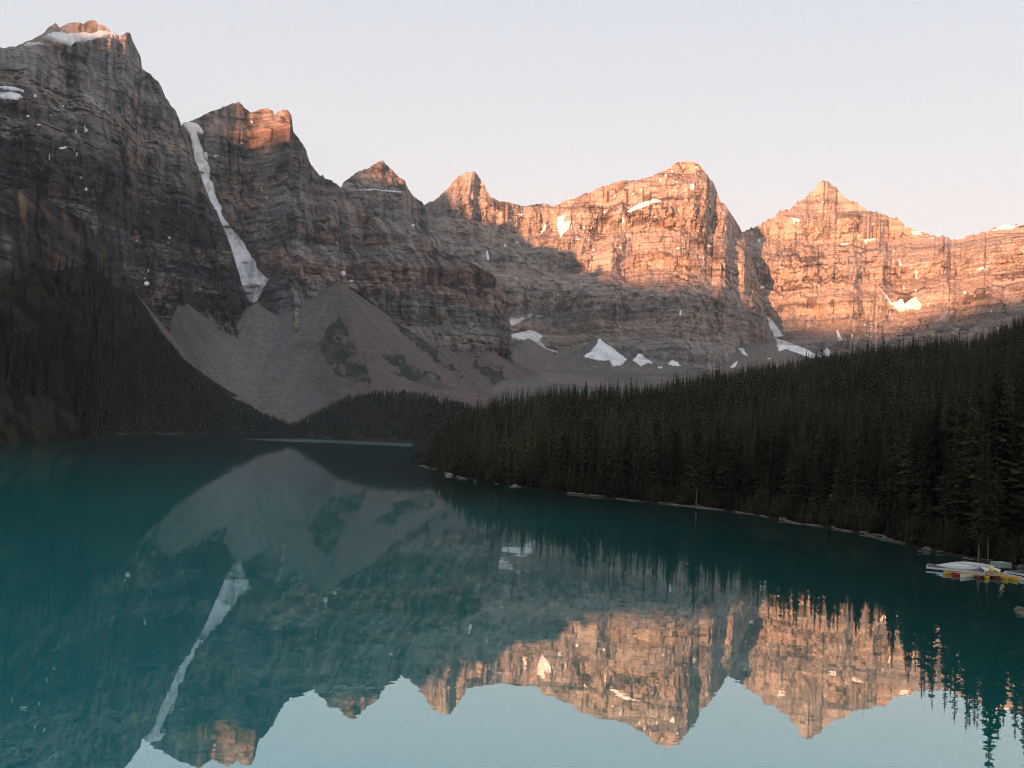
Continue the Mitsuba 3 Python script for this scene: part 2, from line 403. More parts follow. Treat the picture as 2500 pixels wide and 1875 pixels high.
crest = np.interp(cs, *np.array(CAST, float).T) + CAST_AT * math.tan(SUN_ELEV) + 16 * (f2(cs / 70, cs * 0, 4, 101, .6) - .5)
ch = crest - np.abs(ck) * 1.05 + (np.abs(ck) > 20) * 60 * (f2(cs / 260, ck / 260 + 9, 4, 105) - .6)
cx = SH[0] * (CAST_AT + ck) + SIDE[0] * cs
cy = SH[1] * (CAST_AT + ck) + SIDE[1] * cs
put('mountain_006', (np.stack([cx + 0 * ch, cy + 0 * ch, ch], -1).reshape(-1, 3), grid_faces(*ch.shape)), 'rock_near')
tag('mountain_006', 'high ridge on the sunrise side of the valley, behind the lake viewpoint', kind='structure')

# ------------------------------------------------------------------ scree, slopes and valley floor as further R(azimuth, height) surfaces


LANE = [0, 0]


def cones(az, z, rref, toe, cot, tips, fill=70):
    """nearest range over an even apron (toe range at lake level) and a set of debris cones (photo x, y, range, cot)"""
    R = toe + cot * z + np.maximum(z - fill, 0) * 9
    s = az * rref
    LANE[:] = [s * .006, z * .01]
    for px, py, r, c in tips:
        a, t = bearing(px, py)
        za = EYE + t * r
        rho = np.maximum(za - z, 0) * c
        rho = rho * (1 + .12 * rho / 500)
        ds = s - a * rref * 1.0
        inside = rho ** 2 - ds ** 2
        new = r - np.sqrt(np.maximum(inside, 0)) + 9 * (f2(ds / np.maximum(rho, 20) * 9 + px, rho / 160, 3, 5) - .5) * np.minimum(rho / 60, 1)
        hit = (inside > 0) & (z < za) & (new < R)
        R = np.where(hit, new, R)
        LANE[0] = np.where(hit, np.arcsin(np.clip(ds / np.maximum(rho, 1), -1, 1)) * 6 + px * .13, LANE[0])
        LANE[1] = np.where(hit, rho * .01, LANE[1])
    return R


def slope_surface(x0, x1, n, z0, z1, m, toe, cot, tips, rref, amp=3.0, seed=0, fill=70):
    az = np.linspace(az_of(x0), az_of(x1), n)[:, None]
    z = np.linspace(0, 1, m)[None] ** 1.25 * (z1 - z0) + z0 + 0 * az
    A = az + 0 * z
    R = cones(A, z, rref, toe(az) if callable(toe) else toe, cot, tips, fill)
    S = A * rref
    R = R - amp * ((f2(S / 34, z / 28, 3, seed) - .5) * 2.4 + (n2(S / 9, z / 7, seed + 3) - .5) * .9 + 2.2 * (f2(S / 90 + z / 160, z / 240, 2, seed + 5) - .5))
    return A, R, z


def keep_front(A, R, z, names, margin):
    """which grid cells lie in front of the named rock faces"""
    vis = np.ones(A.shape, bool)
    for nme in names:
        F = FACE[nme]
        ok = (A >= F['az'][0]) & (A <= F['az'][-1])
        i = np.clip(np.interp(A, F['az'], np.arange(len(F['az']))), 0, len(F['az']) - 1).astype(int)
        under = ok & (z <= F['z'][i, -1])
        vis &= ~(under & (R > face_r(nme, A, z) + margin))
    c = vis[:-1, :-1] | vis[1:, :-1] | vis[1:, 1:] | vis[:-1, 1:]
    return c


def put_slope(key, v, keep, bsdf):
    f = grid_faces(*v.shape[:2], keep)
    u, inv = np.unique(f, return_inverse=True)
    uv = np.stack([np.broadcast_to(k, v.shape[:2]).ravel()[u] for k in LANE], 1)
    put(key, (v.reshape(-1, 3)[u], inv.reshape(f.shape)), bsdf, uv=uv)


def xyz(A, R, z):
    return np.stack([R * np.sin(A), R * np.cos(A), z], -1)


TOE_LEFT = ctl([(-500, 420), (-200, 520), (0, 640), (100, 700), (190, 770), (225, 900), (262, 1130), (330, 1290), (400, 1430), (500, 1720), (570, 1900), (640, 2120), (720, 2120), (800, 2100), (900, 2090), (1000, 2100), (1300, 2150)])
TIPS = [(627, 738, 2700, 1.5), (398, 688, 2560, 1.3), (515, 770, 2560, 1.3), (335, 716, 2330, 1.0), (828, 686, 2790, 1.45), (1159, 830, 2960, 1.55), (1000, 808, 2820, 1.5), (1080, 842, 2860, 1.5), (1255, 880, 3040, 1.6)]
A, R, z = slope_surface(250, 1480, 620, 0.5, 430, 300, lambda az: TOE_LEFT(az) + 150 * sstep(az_of(560), az_of(700), az) + 900 * sstep(az_of(1250), az_of(1480), az), 2.6, TIPS, 2650, 3.0, 21)
keep = keep_front(A, R, z, ['mountain', 'mountain_001', 'hill'], 30)
SCREE = (A, R, z)
v = xyz(A, R, z)
put_slope('scree_slope', v, keep, 'scree')
tag('scree_slope', 'grey brown scree fans spreading below the dark cliffs to the forest', kind='structure')

# forested apron under the left cliff, from the shore upwards
A, R, z = slope_surface(-450, 700, 420, -3, 330, 150, lambda az: TOE_LEFT(az), 1.36, [], 1500, 2.5, 27, 9999)
lim = ctl([(-450, 130), (0, 105), (150, 140), (270, 180), (310, 188), (340, 170), (372, 142), (400, 124), (440, 100), (475, 88), (560, 56), (640, 30), (690, 18), (700, 12)])(A)
R = R + np.maximum(z - lim, 0) * 6
keep = keep_front(A, R, z, ['hill', 'mountain'], 40) & (z[:-1, :-1] < lim[:-1, :-1] + 25)
APRON = (A, R, z, lim)
put('forest_slope', compact(xyz(A, R, z).reshape(-1, 3), grid_faces(*A.shape, keep)), 'forest_floor')
tag('forest_slope', 'dark wooded slope running down to the far left shore', kind='structure')

# bare brown fan at the left edge of the shore
A, R, z = slope_surface(-300, 215, 130, -2, 60, 60, 5000, 0, [(-80, 925, 760, 1.5)], 740, .8, 33, 9999)
keep = (R[:-1, :-1] < 4000) & (R[1:, :-1] < 4000) & (R[:-1, 1:] < 4000) & (R[1:, 1:] < 4000)
put_slope('scree_fan', xyz(A, R, z), keep, 'scree')
tag('scree_fan', 'brown scree fan meeting the water at the left edge', kind='structure')


def radial(key, x0, x1, n, rs, height, bsdf, smooth=True):
    az = np.linspace(az_of(x0), az_of(x1), n)[:, None]
    r = rs[None] + 0 * az
    h = height(az + 0 * r, r)
    put(key, (xyz(az + 0 * r, r, h).reshape(-1, 3), grid_faces(n, len(rs))[:, ::-1]), bsdf, smooth)


def valley(az, r):
    S, base = az * 3000, np.interp(r, [2050, 2200, 2600, 3100, 3700, 4200, 5200], [4, 30, 150, 205, 268, 320, 400])
    left = sstep(az_of(1000), az_of(1240), az)
    return (base * (.35 + .65 * left) + (f2(S / 260, r / 320, 4, 61) - .5) * 44 + (f2(S / 60, r / 80, 3, 65) - .5) * 15) * sstep(2000, 2350, r) + 3


radial('valley_floor', 900, 2750, 420, np.linspace(2030, 4900, 260), valley, 'moraine', False)
tag('valley_floor', 'grey rubble moraine at the foot of the sunlit walls', kind='structure')

# debris aprons at the foot of the sunlit walls
A, R, z = slope_surface(1240, 2000, 420, 150, 420, 90, ctl([(1240, 3560), (1480, 3520), (1660, 3440), (1760, 3480), (1850, 3650), (2000, 3800)]), 1.5,
                        [(1463, 822, 3900, 1.5), (1560, 858, 3860, 1.5), (1290, 824, 3960, 1.6), (1650, 872, 3800, 1.5), (1380, 850, 3930, 1.5), (1790, 860, 3980, 1.5), (1880, 790, 4170, 1.5), (1960, 850, 4200, 1.5)], 3900, 6, 37, 330)
keep = keep_front(A, R, z, ['mountain_003', 'mountain_004'], 30)
SCREE2 = (A, R, z)
put('scree_slope_001', compact(xyz(A, R, z).reshape(-1, 3), grid_faces(*A.shape, keep)), 'moraine')
tag('scree_slope_001', 'grey debris cones below the shaded foot of the orange wall', kind='structure')

# ------------------------------------------------------------------ lake and land on the right
SHORE = [(1012, 1132), (1035, 1137), (1060, 1144), (1105, 1161), (1140, 1167), (1215, 1182), (1265, 1188), (1340, 1197), (1420, 1208), (1560, 1224), (1700, 1238), (1840, 1256), (1900, 1267), (1965, 1280), (2010, 1285), (2080, 1299), (2165, 1314), (2230, 1337), (2300, 1351), (2360, 1362), (2440, 1376), (2560, 1400), (2700, 1440), (2900, 1490)]
sx, sy = np.array(SHORE, float).T
SA, ST = bearing(sx, sy)
SR = -EYE / ST
SKY = [(1005, 1118, 560), (1035, 1080, 600), (1060, 1020, 630), (1100, 990, 650), (1180, 982, 680), (1280, 960, 700), (1330, 950, 710), (1380, 942, 720), (1450, 945, 740), (1560, 937, 770), (1620, 930, 790), (1700, 916, 820), (1800, 898, 850), (1870, 885, 870), (1960, 872, 900), (2035, 858, 920),
       (2120, 845, 930), (2205, 838, 930), (2300, 828, 920), (2373, 822, 900), (2430, 795, 870), (2500, 768, 840), (2600, 735, 800), (2800, 690, 760), (3000, 680, 720)]
KA, KT = bearing([p[0] for p in SKY], [p[1] for p in SKY])
KR = np.array([p[2] for p in SKY], float)
TREE_TOP = 17.0


def hill_h(az, r):
    rs, rk = np.interp(az, SA, SR), np.interp(az, KA, KR)
    zk = np.maximum(EYE + np.interp(az, KA, KT) * rk - TREE_TOP, 1.0)
    u = np.clip((r - rs) / np.maximum(rk - rs, 20), -1, 3)
    bank = 1.3 * sstep(0, 9, r - rs) + .25
    h = bank + (zk - 1.5) * np.clip(u, 0, 1) ** 1.12
    h = np.where(u > 1, bank + (zk - 1.5) * (1 - .55 * sstep(1, 2.2, u)), h)
    X, Y = r * np.sin(az), r * np.cos(az)
    h = h + 2.2 * (f2(X / 45, Y / 45, 3, 71) - .5) * sstep(4, 60, r - rs) + .9 * (f2(X / 6, Y / 6, 2, 75) - .5) * sstep(0, 8, r - rs)
    return np.where(r < rs, -.35 * (rs - r) - .1, h)


# rows follow the shore so that the water's edge is sharp
ha = np.concatenate([np.linspace(az_of(985), az_of(2620), 520), np.linspace(az_of(2640), 1.1, 60)])[:, None]
hu = np.concatenate([np.array([-40, -12, -4, -1.5, -.5, 0, .5, 1, 2, 3.5, 5, 7, 10, 14, 20, 28, 38, 50]), np.linspace(64, 900, 84), np.linspace(950, 1500, 10)])[None]
hr = np.interp(ha, SA, SR) + hu
hh = hill_h(ha + 0 * hr, hr)
edge = np.minimum(sstep(az_of(985), az_of(1018), ha), 1)
hh = hh * edge - 4 * (1 - edge)
put('wooded_hillside', (xyz(ha + 0 * hr, hr, hh).reshape(-1, 3), grid_faces(*hr.shape)[:, ::-1]), 'forest_floor', True)
tag('wooded_hillside', 'forest floor of the dark wooded hill on the right bank', kind='structure')

# hummock with forest at the head of the lake
FA = ctl([(560, 1975), (640, 2080), (700, 1990), (760, 1930), (850, 1830), (950, 1770), (1050, 1700), (1150, 1600), (1300, 1500)])
FK = [(560, 1045), (620, 1046), (670, 1040), (720, 1030), (760, 1012), (800, 990), (850, 966), (900, 958), (960, 954), (1010, 958), (1060, 965), (1110, 977), (1160, 995), (1230, 1010), (1300, 1030)]
fka, fkt = bearing([p[0] for p in FK], [p[1] for p in FK])


def hummock(az, r):
    rs = FA(az)
    rk = rs + 210
    zk = np.maximum(EYE + np.interp(az, fka, fkt) * rk - 13, 2)
    u = (r - rs) / 210
    h = np.where(u < 1, zk * np.clip(u, 0, 1) ** .8, zk * (1 - .75 * sstep(1, 1.9, u)))
    return np.where(u < 0, u * 30, h + 1.2 * (f2(az * 1800 / 30, r / 30, 3, 81) - .5) + .4)


fa = np.linspace(az_of(560), az_of(1300), 200)[:, None]
fu = np.concatenate([[-60, -10, -2, 0, 3, 8, 16], np.linspace(26, 480, 44)])[None]
fr = FA(fa) + fu
put('wooded_knoll', (xyz(fa + 0 * fr, fr, hummock(fa + 0 * fr, fr)).reshape(-1, 3), grid_faces(*fr.shape)[:, ::-1]), 'forest_floor', True)
tag('wooded_knoll', 'low wooded knoll at the head of the lake', kind='structure')

# one ground sheet under everything, out to the horizon, and the boulder mound the camera stands on
ga = np.linspace(-math.pi, math.pi, 241)[:, None]
gr = np.concatenate([[0.5], np.geomspace(20, 26000, 90)])[None]
GX, GY = gr * np.sin(ga), gr * np.cos(ga)
side = np.abs(((ga - math.radians(2) + math.pi) % (2 * math.pi)) - math.pi)
gh = -6 + 240 * sstep(1600, 5000, gr) * sstep(.5, 1.2, side) + 60 * (f2(GX / 900 + 40, GY / 900 + 40, 4, 91) - .3) * sstep(2600, 6000, gr)
put('ground', (xyz(ga + 0 * gr, gr, gh).reshape(-1, 3), grid_faces(241, gr.shape[1])[:, ::-1]), 'forest_floor', True)
tag('ground', 'valley ground under the lake and mountains', kind='structure')
pa, pr = np.linspace(-math.pi, math.pi, 97)[:, None], np.linspace(0, 44, 50)[None]
ph = 13.6 - np.maximum(pr - 5, 0) * .62 + 1.3 * (f2(pr * np.sin(pa) / 2.4 + 30, pr * np.cos(pa) / 2.4 + 30, 3, 95) - .6) * sstep(0, 5, pr)
put('boulder_mound', (xyz(pa + 0 * pr, pr, ph).reshape(-1, 3), grid_faces(97, 50)[:, ::-1]), 'stone')
tag('boulder_mound', 'rubble mound of boulders at the near end of the lake', kind='structure')


def ripple(p, n, uv):
    r = dr.sqrt(p.x * p.x + p.y * p.y)
    gust = mikit.smoothstep(1180, 1300, r + 50 * mikit.noise(p.x * .02, p.y * .02, 4)) * mikit.smoothstep(1640, 1560, r) * mikit.smoothstep(-335, -280, p.x) * mikit.smoothstep(-50, -95, p.x)
    calm = .35 + .65 * mikit.noise(p.x * .012, p.y * .02, 3)
    w = mikit.noise(p.x * .5 + 7, p.y * .8, 1) * .0042 + mikit.noise(p.x * .12, p.y * .22, 2) * .007 + mikit.noise(p.x * 1.7, p.y * 2.4, 5) * .0016
    return w * calm * .45 + gust * .32 * mikit.noise(p.x * .8, p.y * .8, 6)


def lake_tint(p, n, uv):
    # rock flour tints the open lake; darker, less teal along the wooded right bank
    a = dr.atan2(p.x, p.y)
    r = dr.sqrt(p.x * p.x + p.y * p.y)
    bank = mi.Float(0) + 2000.0
    for k in range(len(SA) - 1):
        x0, y0, x1, y1 = SR[k] * math.sin(SA[k]), SR[k] * math.cos(SA[k]), SR[k + 1] * math.sin(SA[k + 1]), SR[k + 1] * math.cos(SA[k + 1])
        ex, ey = x1 - x0, y1 - y0
        t = dr.clip(((p.x - x0) * ex + (p.y - y0) * ey) / (ex * ex + ey * ey), 0, 1)
        bank = dr.minimum(bank, dr.sqrt(dr.square(p.x - x0 - t * ex) + dr.square(p.y - y0 - t * ey)))
    bank = bank * (.8 + .4 * mikit.noise(p.x * .02, p.y * .02, 8))
    up_lake = mikit.smoothstep(130, 620, r)  # loss of teal at grazing reflection, put into the colour by distance
    return mikit.mix((.016, .060, .053), mikit.mix((.006, .215, .212), (.009, .115, .114), up_lake), mikit.smoothstep(8, 120, bank))


scene['lake_water'] = {'type': 'bumpmap', 'arbitrary': mikit.proc(ripple, eps=.05), 'scale': 1.0,
                       'bsdf': {'type': 'blendbsdf', 'weight': .42,
                                'a': {'type': 'plastic', 'diffuse_reflectance': mikit.proc(lake_tint), 'int_ior': 1.33, 'nonlinear': False},
                                'b': {'type': 'conductor', 'material': 'none', 'specular_reflectance': {'type': 'rgb', 'value': [.66, .87, .93]}}}}
wv = np.array([[-2600, -700, 0], [1300, -700, 0], [1300, 2400, 0], [-2600, 2400, 0]], float)
put('lake', (wv, np.array([[0, 1, 2], [0, 2, 3]])), 'lake_water', uv=wv[:, :2] / 1000)
tag('lake', 'calm turquoise lake mirroring the mountains', kind='structure')

# ------------------------------------------------------------------ snow and turf lying on the slopes


def laid(v, cells, lift, smooth_it=3):
    """a sheet over the chosen grid cells of the surface v (n, m, 3), thick in the middle and sunk at its rim"""
    n, m = v.shape[:2]
    f = grid_faces(n, m, cells)
    if len(f) < 4:
        return None
    p, f = compact(v.reshape(-1, 3), f)
    e = np.sort(np.vstack([f[:, [0, 1]], f[:, [1, 2]], f[:, [2, 0]]]), 1)
    u, c = np.unique(e, axis=0, return_counts=True)
    rim = np.zeros(len(p), bool)
    rim[u[c == 1].ravel()] = True
    for _ in range(smooth_it):
        acc, deg = np.zeros_like(p), np.zeros(len(p))
        for k in (0, 1):
            np.add.at(acc, u[:, k], p[u[:, 1 - k]])
            np.add.at(deg, u[:, k], 1)
        p = np.where(rim[:, None], p, .4 * p + .6 * acc / deg[:, None])
    out = -p / np.linalg.norm(p[:, :2], axis=1)[:, None]
    out[:, 2] = .6
    return p + out * np.where(rim, -.6, 1.0)[:, None] * np.broadcast_to(lift, (len(p),))[:, None], f


VIEWS = {}


def cells_in(v, poly, ragged=2.0, seed=0, key=None):
    if key not in VIEWS:
        VIEWS[key] = sight(v)
    x, y = VIEWS[key]
    q = np.array(poly, float)
    c = np.zeros((v.shape[0] - 1, v.shape[1] - 1), bool)
    box = (x > q[:, 0].min() - 6) & (x < q[:, 0].max() + 6) & (y > q[:, 1].min() - 6) & (y < q[:, 1].max() + 6)
    i, j = np.nonzero(box[:-1, :-1])
    xx = x[i, j] + ragged * 2 * (f2(v[i, j, 0] / 22, v[i, j, 2] / 22, 3, seed) - .5)
    yy = y[i, j] + ragged * 2 * (f2(v[i, j, 0] / 22 + 50, v[i, j, 2] / 22, 3, seed + 3) - .5)
    c[i, j] = shapely.contains_xy(shapely.Polygon(q), xx, yy)
    return c


def lay(holder, key, v, polys, bsdf, name, lift=1.5, ragged=2.0, broken=0):
    for k, poly in enumerate(polys):
        c = cells_in(v, poly, ragged, k % 5, key)
        if broken:
            c &= (f2(v[:-1, :-1, 0] / 22 + v[:-1, :-1, 2] / 22, v[:-1, :-1, 2] / 48 - v[:-1, :-1, 0] / 60, 5, 13, .65) > broken)
        got = laid(v, c, lift)
        if got is not None:
            put(numbered(f'{holder}__{name}'), got, bsdf, smooth=True)


def spot(x, y, w, h):
    a = np.linspace(0, 2 * np.pi, 10)[:-1]
    r = 1 + .35 * np.sin(a * 2 + x) * np.cos(a * 3 + y)
    return np.stack([x + w / 2 * np.cos(a) * r, y + h / 2 * np.sin(a) * r], 1)


front = lambda k: FACE[k]['v'][:, :-6]
lay('mountain', 'mountain', front('mountain'), [
    [(-20, 211), (0, 212), (30, 212), (62, 222), (56, 227), (0, 219), (-20, 219)], [(-10, 226), (30, 225), (48, 232), (60, 242), (40, 245), (0, 241)], spot(85, 233, 9, 8), spot(155, 363, 24, 6), spot(180, 366, 6, 5),
    [(203, 302), (208, 312), (217, 321), (196, 330), (205, 323)], spot(125, 284, 18, 3), spot(165, 291, 9, 3), spot(182, 291, 12, 3), spot(92, 306, 14, 3), spot(185, 378, 6, 12), spot(119, 388, 4, 8), spot(197, 436, 8, 8), spot(209, 463, 8, 12), spot(361, 662, 6, 9),
    spot(355, 692, 15, 14), spot(352, 680, 6, 6), spot(332, 588, 6, 5), spot(154, 260, 8, 5), spot(165, 261, 6, 4), spot(253, 138, 5, 5), spot(120, 380, 4, 7), spot(185, 320, 5, 12), spot(230, 415, 5, 4), spot(488, 588, 6, 4), spot(412, 580, 8, 9), spot(410, 592, 5, 5), spot(70, 285, 14, 4)], 'snow', 'snow_patch', 2.2, 2)
lay('scree_slope', 'scree', xyz(*SCREE), [[(314, 744), (330, 752), (352, 766), (370, 786), (372, 794), (358, 786), (338, 768), (322, 760)], spot(468, 652, 7, 9), spot(468, 664, 5, 6), spot(458, 684, 5, 4)], 'snow', 'snow_patch', 1.5, 1)
lay('mountain_001', 'mountain_001', front('mountain_001'), [
    [(420, 285), (438, 295), (450, 312), (465, 340), (470, 375), (478, 420), (492, 455), (515, 505), (532, 545), (548, 575), (568, 635), (566, 660), (586, 700), (608, 738), (620, 742), (632, 730), (642, 715), (652, 690), (656, 682), (640, 668), (630, 655), (622, 640), (610, 622), (600, 605), (590, 590), (566, 560),
     (546, 530), (528, 480), (512, 430), (510, 400), (500, 388), (488, 345), (480, 325), (492, 332), (499, 326), (492, 312), (478, 302), (461, 298), (440, 292)],
    spot(503, 381, 12, 22), spot(527, 383, 22, 6), spot(501, 505, 14, 22), spot(637, 459, 4, 16), spot(651, 484, 4, 10), spot(840, 666, 12, 16), spot(858, 688, 14, 6), spot(590, 352, 7, 6), spot(616, 297, 10, 6), spot(493, 497, 6, 5)], 'snow', 'snow_patch', 3.0, 4.5)
lay('mountain_002', 'mountain_002', front('mountain_002'), [[(862, 464), (905, 461), (940, 463), (985, 468), (980, 472), (940, 468), (905, 467), (868, 467)], spot(962, 518, 8, 4), spot(1008, 550, 10, 9), spot(870, 520, 6, 3), spot(1100, 594, 10, 7)], 'snow', 'snow_patch', 2.0, 1)
lay('mountain_005', 'mountain_005', front('mountain_005'), [
    [(50, 113), (75, 104), (110, 106), (120, 111), (90, 117), (60, 118)], [(98, 93), (125, 80), (150, 78), (165, 84), (180, 82), (200, 80), (225, 82), (245, 74), (270, 78), (290, 85), (296, 94), (260, 96), (222, 102), (195, 108), (180, 122), (160, 112), (130, 106), (108, 100)]], 'snow', 'snow_patch', 5.0, 2)
lay('mountain_003', 'mountain_003', front('mountain_003'), [
    [(1186, 608), (1193, 618), (1195, 634), (1190, 640), (1186, 626)], [(1244, 775), (1270, 774), (1288, 776), (1268, 790), (1250, 796), (1243, 790)], [(1286, 772), (1296, 764), (1304, 768), (1292, 776)], spot(1316, 772, 26, 5), spot(1105, 592, 12, 6), spot(1232, 600, 7, 10), spot(1261, 594, 5, 10), spot(1150, 525, 6, 10),
    [(1246, 818), (1270, 812), (1294, 806), (1312, 812), (1326, 821), (1317, 832), (1334, 849), (1356, 856), (1390, 870), (1366, 866), (1336, 856), (1309, 847), (1278, 833), (1250, 829)],
    [(1358, 530), (1380, 526), (1378, 542), (1396, 538), (1386, 564), (1368, 583), (1360, 560)], [(1330, 545), (1336, 552), (1320, 574), (1317, 572)], spot(1268, 524, 20, 9), spot(1245, 538, 10, 7), [(1528, 516), (1560, 497), (1600, 484), (1618, 492), (1592, 498), (1552, 514), (1536, 521)], spot(1522, 538, 8, 18),
    spot(1565, 465, 12, 8), spot(1545, 473, 8, 6), spot(1578, 455, 9, 6), spot(1612, 440, 8, 9), spot(1625, 428, 8, 7), spot(1640, 418, 7, 9), spot(1667, 410, 5, 16), spot(1690, 455, 14, 18), spot(1475, 520, 8, 6), spot(1500, 480, 9, 5), spot(1460, 498, 7, 5),
    spot(1512, 606, 9, 7), spot(1450, 610, 10, 6), spot(1408, 585, 16, 5), spot(1733, 600, 17, 8), spot(1712, 628, 24, 5), spot(1732, 626, 12, 4), spot(1655, 607, 10, 5), spot(1261, 680, 9, 5), spot(1425, 556, 8, 10), spot(1394, 553, 6, 8), spot(1662, 765, 7, 20), spot(1705, 424, 6, 6), spot(1698, 410, 9, 4), spot(1652, 445, 7, 6), spot(1600, 530, 10, 5)], 'snow', 'snow_patch', 2.4, 2)
lay('mountain_004', 'mountain_004', front('mountain_004'), [
    [(2152, 712), (2166, 722), (2178, 739), (2202, 727), (2207, 743), (2216, 734), (2236, 723), (2240, 735), (2250, 743), (2244, 760), (2221, 754), (2196, 763), (2175, 745)], [(2105, 583), (2125, 581), (2146, 583), (2122, 591), (2115, 600), (2111, 590)], [(2379, 663), (2393, 652), (2410, 658), (2395, 665)],
    [(1926, 530), (1945, 535), (1962, 541), (1937, 549)], [(2230, 660), (2243, 664), (2235, 684)], [(2192, 624), (2203, 648), (2196, 655)], [(1870, 771), (1885, 781), (1914, 822), (1889, 826), (1878, 804)], [(1890, 825), (1930, 838), (1959, 850), (1990, 866), (2020, 850), (2034, 869), (1993, 878), (1955, 866), (1920, 853), (1901, 858)],
    [(2040, 804), (2050, 815), (2058, 832), (2046, 838)], spot(2080, 820, 6, 14), [(2222, 562), (2246, 566), (2256, 577), (2229, 575)], [(2418, 565), (2452, 546), (2492, 551), (2470, 560)], spot(2009, 495, 10, 7), spot(1999, 659, 18, 4), spot(1905, 654, 22, 5), spot(1850, 648, 16, 5), spot(1880, 655, 10, 5), spot(2050, 658, 14, 3), spot(1907, 709, 12, 3),
    spot(2265, 745, 8, 10), spot(2410, 762, 22, 4), spot(2355, 716, 12, 7), spot(2380, 724, 5, 12), spot(2068, 549, 6, 5), spot(2130, 547, 10, 4), spot(1978, 546, 14, 3), spot(2274, 582, 9, 5), spot(1853, 590, 10, 12), spot(2062, 595, 26, 7), spot(2206, 704, 6, 14), spot(2100, 680, 12, 4), spot(2440, 602, 12, 4), spot(2180, 614, 6, 6),
    spot(1860, 702, 14, 8), spot(2300, 665, 18, 4), spot(2236, 710, 6, 10), spot(2110, 795, 6, 8), spot(1940, 590, 9, 4)], 'snow', 'snow_patch', 2.6, 2)
lay('scree_slope_001', 'scree2', xyz(*SCREE2), [
    [(1461, 820), (1468, 832), (1494, 848), (1531, 877), (1517, 893), (1494, 895), (1486, 880), (1479, 884), (1456, 880), (1419, 873), (1440, 858), (1456, 840)], [(1558, 856), (1566, 866), (1580, 872), (1598, 890), (1580, 890), (1564, 896), (1539, 880), (1550, 872)], [(1628, 884), (1640, 880), (1652, 884), (1668, 898), (1632, 894)],
    [(1798, 848), (1815, 852), (1829, 873), (1812, 866)], [(1870, 771), (1885, 781), (1914, 822), (1889, 826), (1878, 804)], [(1888, 823), (1930, 836), (1959, 848), (1990, 864), (2020, 848), (2036, 869), (1993, 880), (1955, 868), (1920, 855), (1899, 860)], [(1778, 899), (1790, 886), (1803, 880), (1794, 900)], spot(1612, 897, 14, 10), spot(1880, 876, 20, 5)], 'snow', 'snow_patch', 2.5, 2)
labels['mountain_001__snow_patch'] = {'label': 'long white snow gully running down between the two dark mountains'}
labels['mountain_005__snow_patch_001'] = {'label': 'broad white snowfield below the sunlit summit'}
labels['scree_slope_001__snow_patch'] = {'label': 'largest fan shaped snow cone at the foot of the orange wall'}
labels['mountain_004__snow_patch'] = {'label': 'large ragged snowfield on the sunlit right wall'}
labels['mountain_003__snow_patch_008'] = {'label': 'grey glacier tongue beside the dark cliff corner'}
lay('scree_slope', 'scree', xyz(*SCREE), [
    [(796, 812), (830, 775), (845, 800), (868, 850), (900, 905), (905, 940), (862, 936), (820, 915), (786, 880), (780, 840)], [(950, 772), (985, 790), (1018, 812), (1050, 850), (1095, 886), (1172, 942), (1140, 938), (1066, 884), (985, 818)], [(1150, 872), (1190, 880), (1220, 894), (1248, 948), (1205, 942), (1168, 906)],
    [(925, 860), (980, 872), (1060, 915), (1110, 948), (1050, 945), (960, 910)], [(1282, 862), (1310, 872), (1338, 886), (1360, 924), (1312, 908)]], 'alpine_turf', 'turf_patch', .7, 12, broken=.40)
for k in list(scene):
    if '__turf_patch' in k:
        labels[k] = {'label': 'dark green turf growing on the scree', 'kind': 'stuff'}

SHRUB_CELLS = np.zeros((SCREE[0].shape[0] - 1, SCREE[0].shape[1] - 1), bool)
for poly in ([(796, 812), (845, 800), (905, 940), (820, 915), (780, 840)], [(950, 772), (1018, 812), (1095, 886), (1172, 942), (1066, 884), (985, 818)], [(1150, 872), (1220, 894), (1248, 948), (1168, 906)], [(1282, 862), (1338, 886), (1360, 924), (1312, 908)]):
    SHRUB_CELLS |= cells_in(xyz(*SCREE), poly, 14, 2, 'scree')

# ------------------------------------------------------------------ spruces


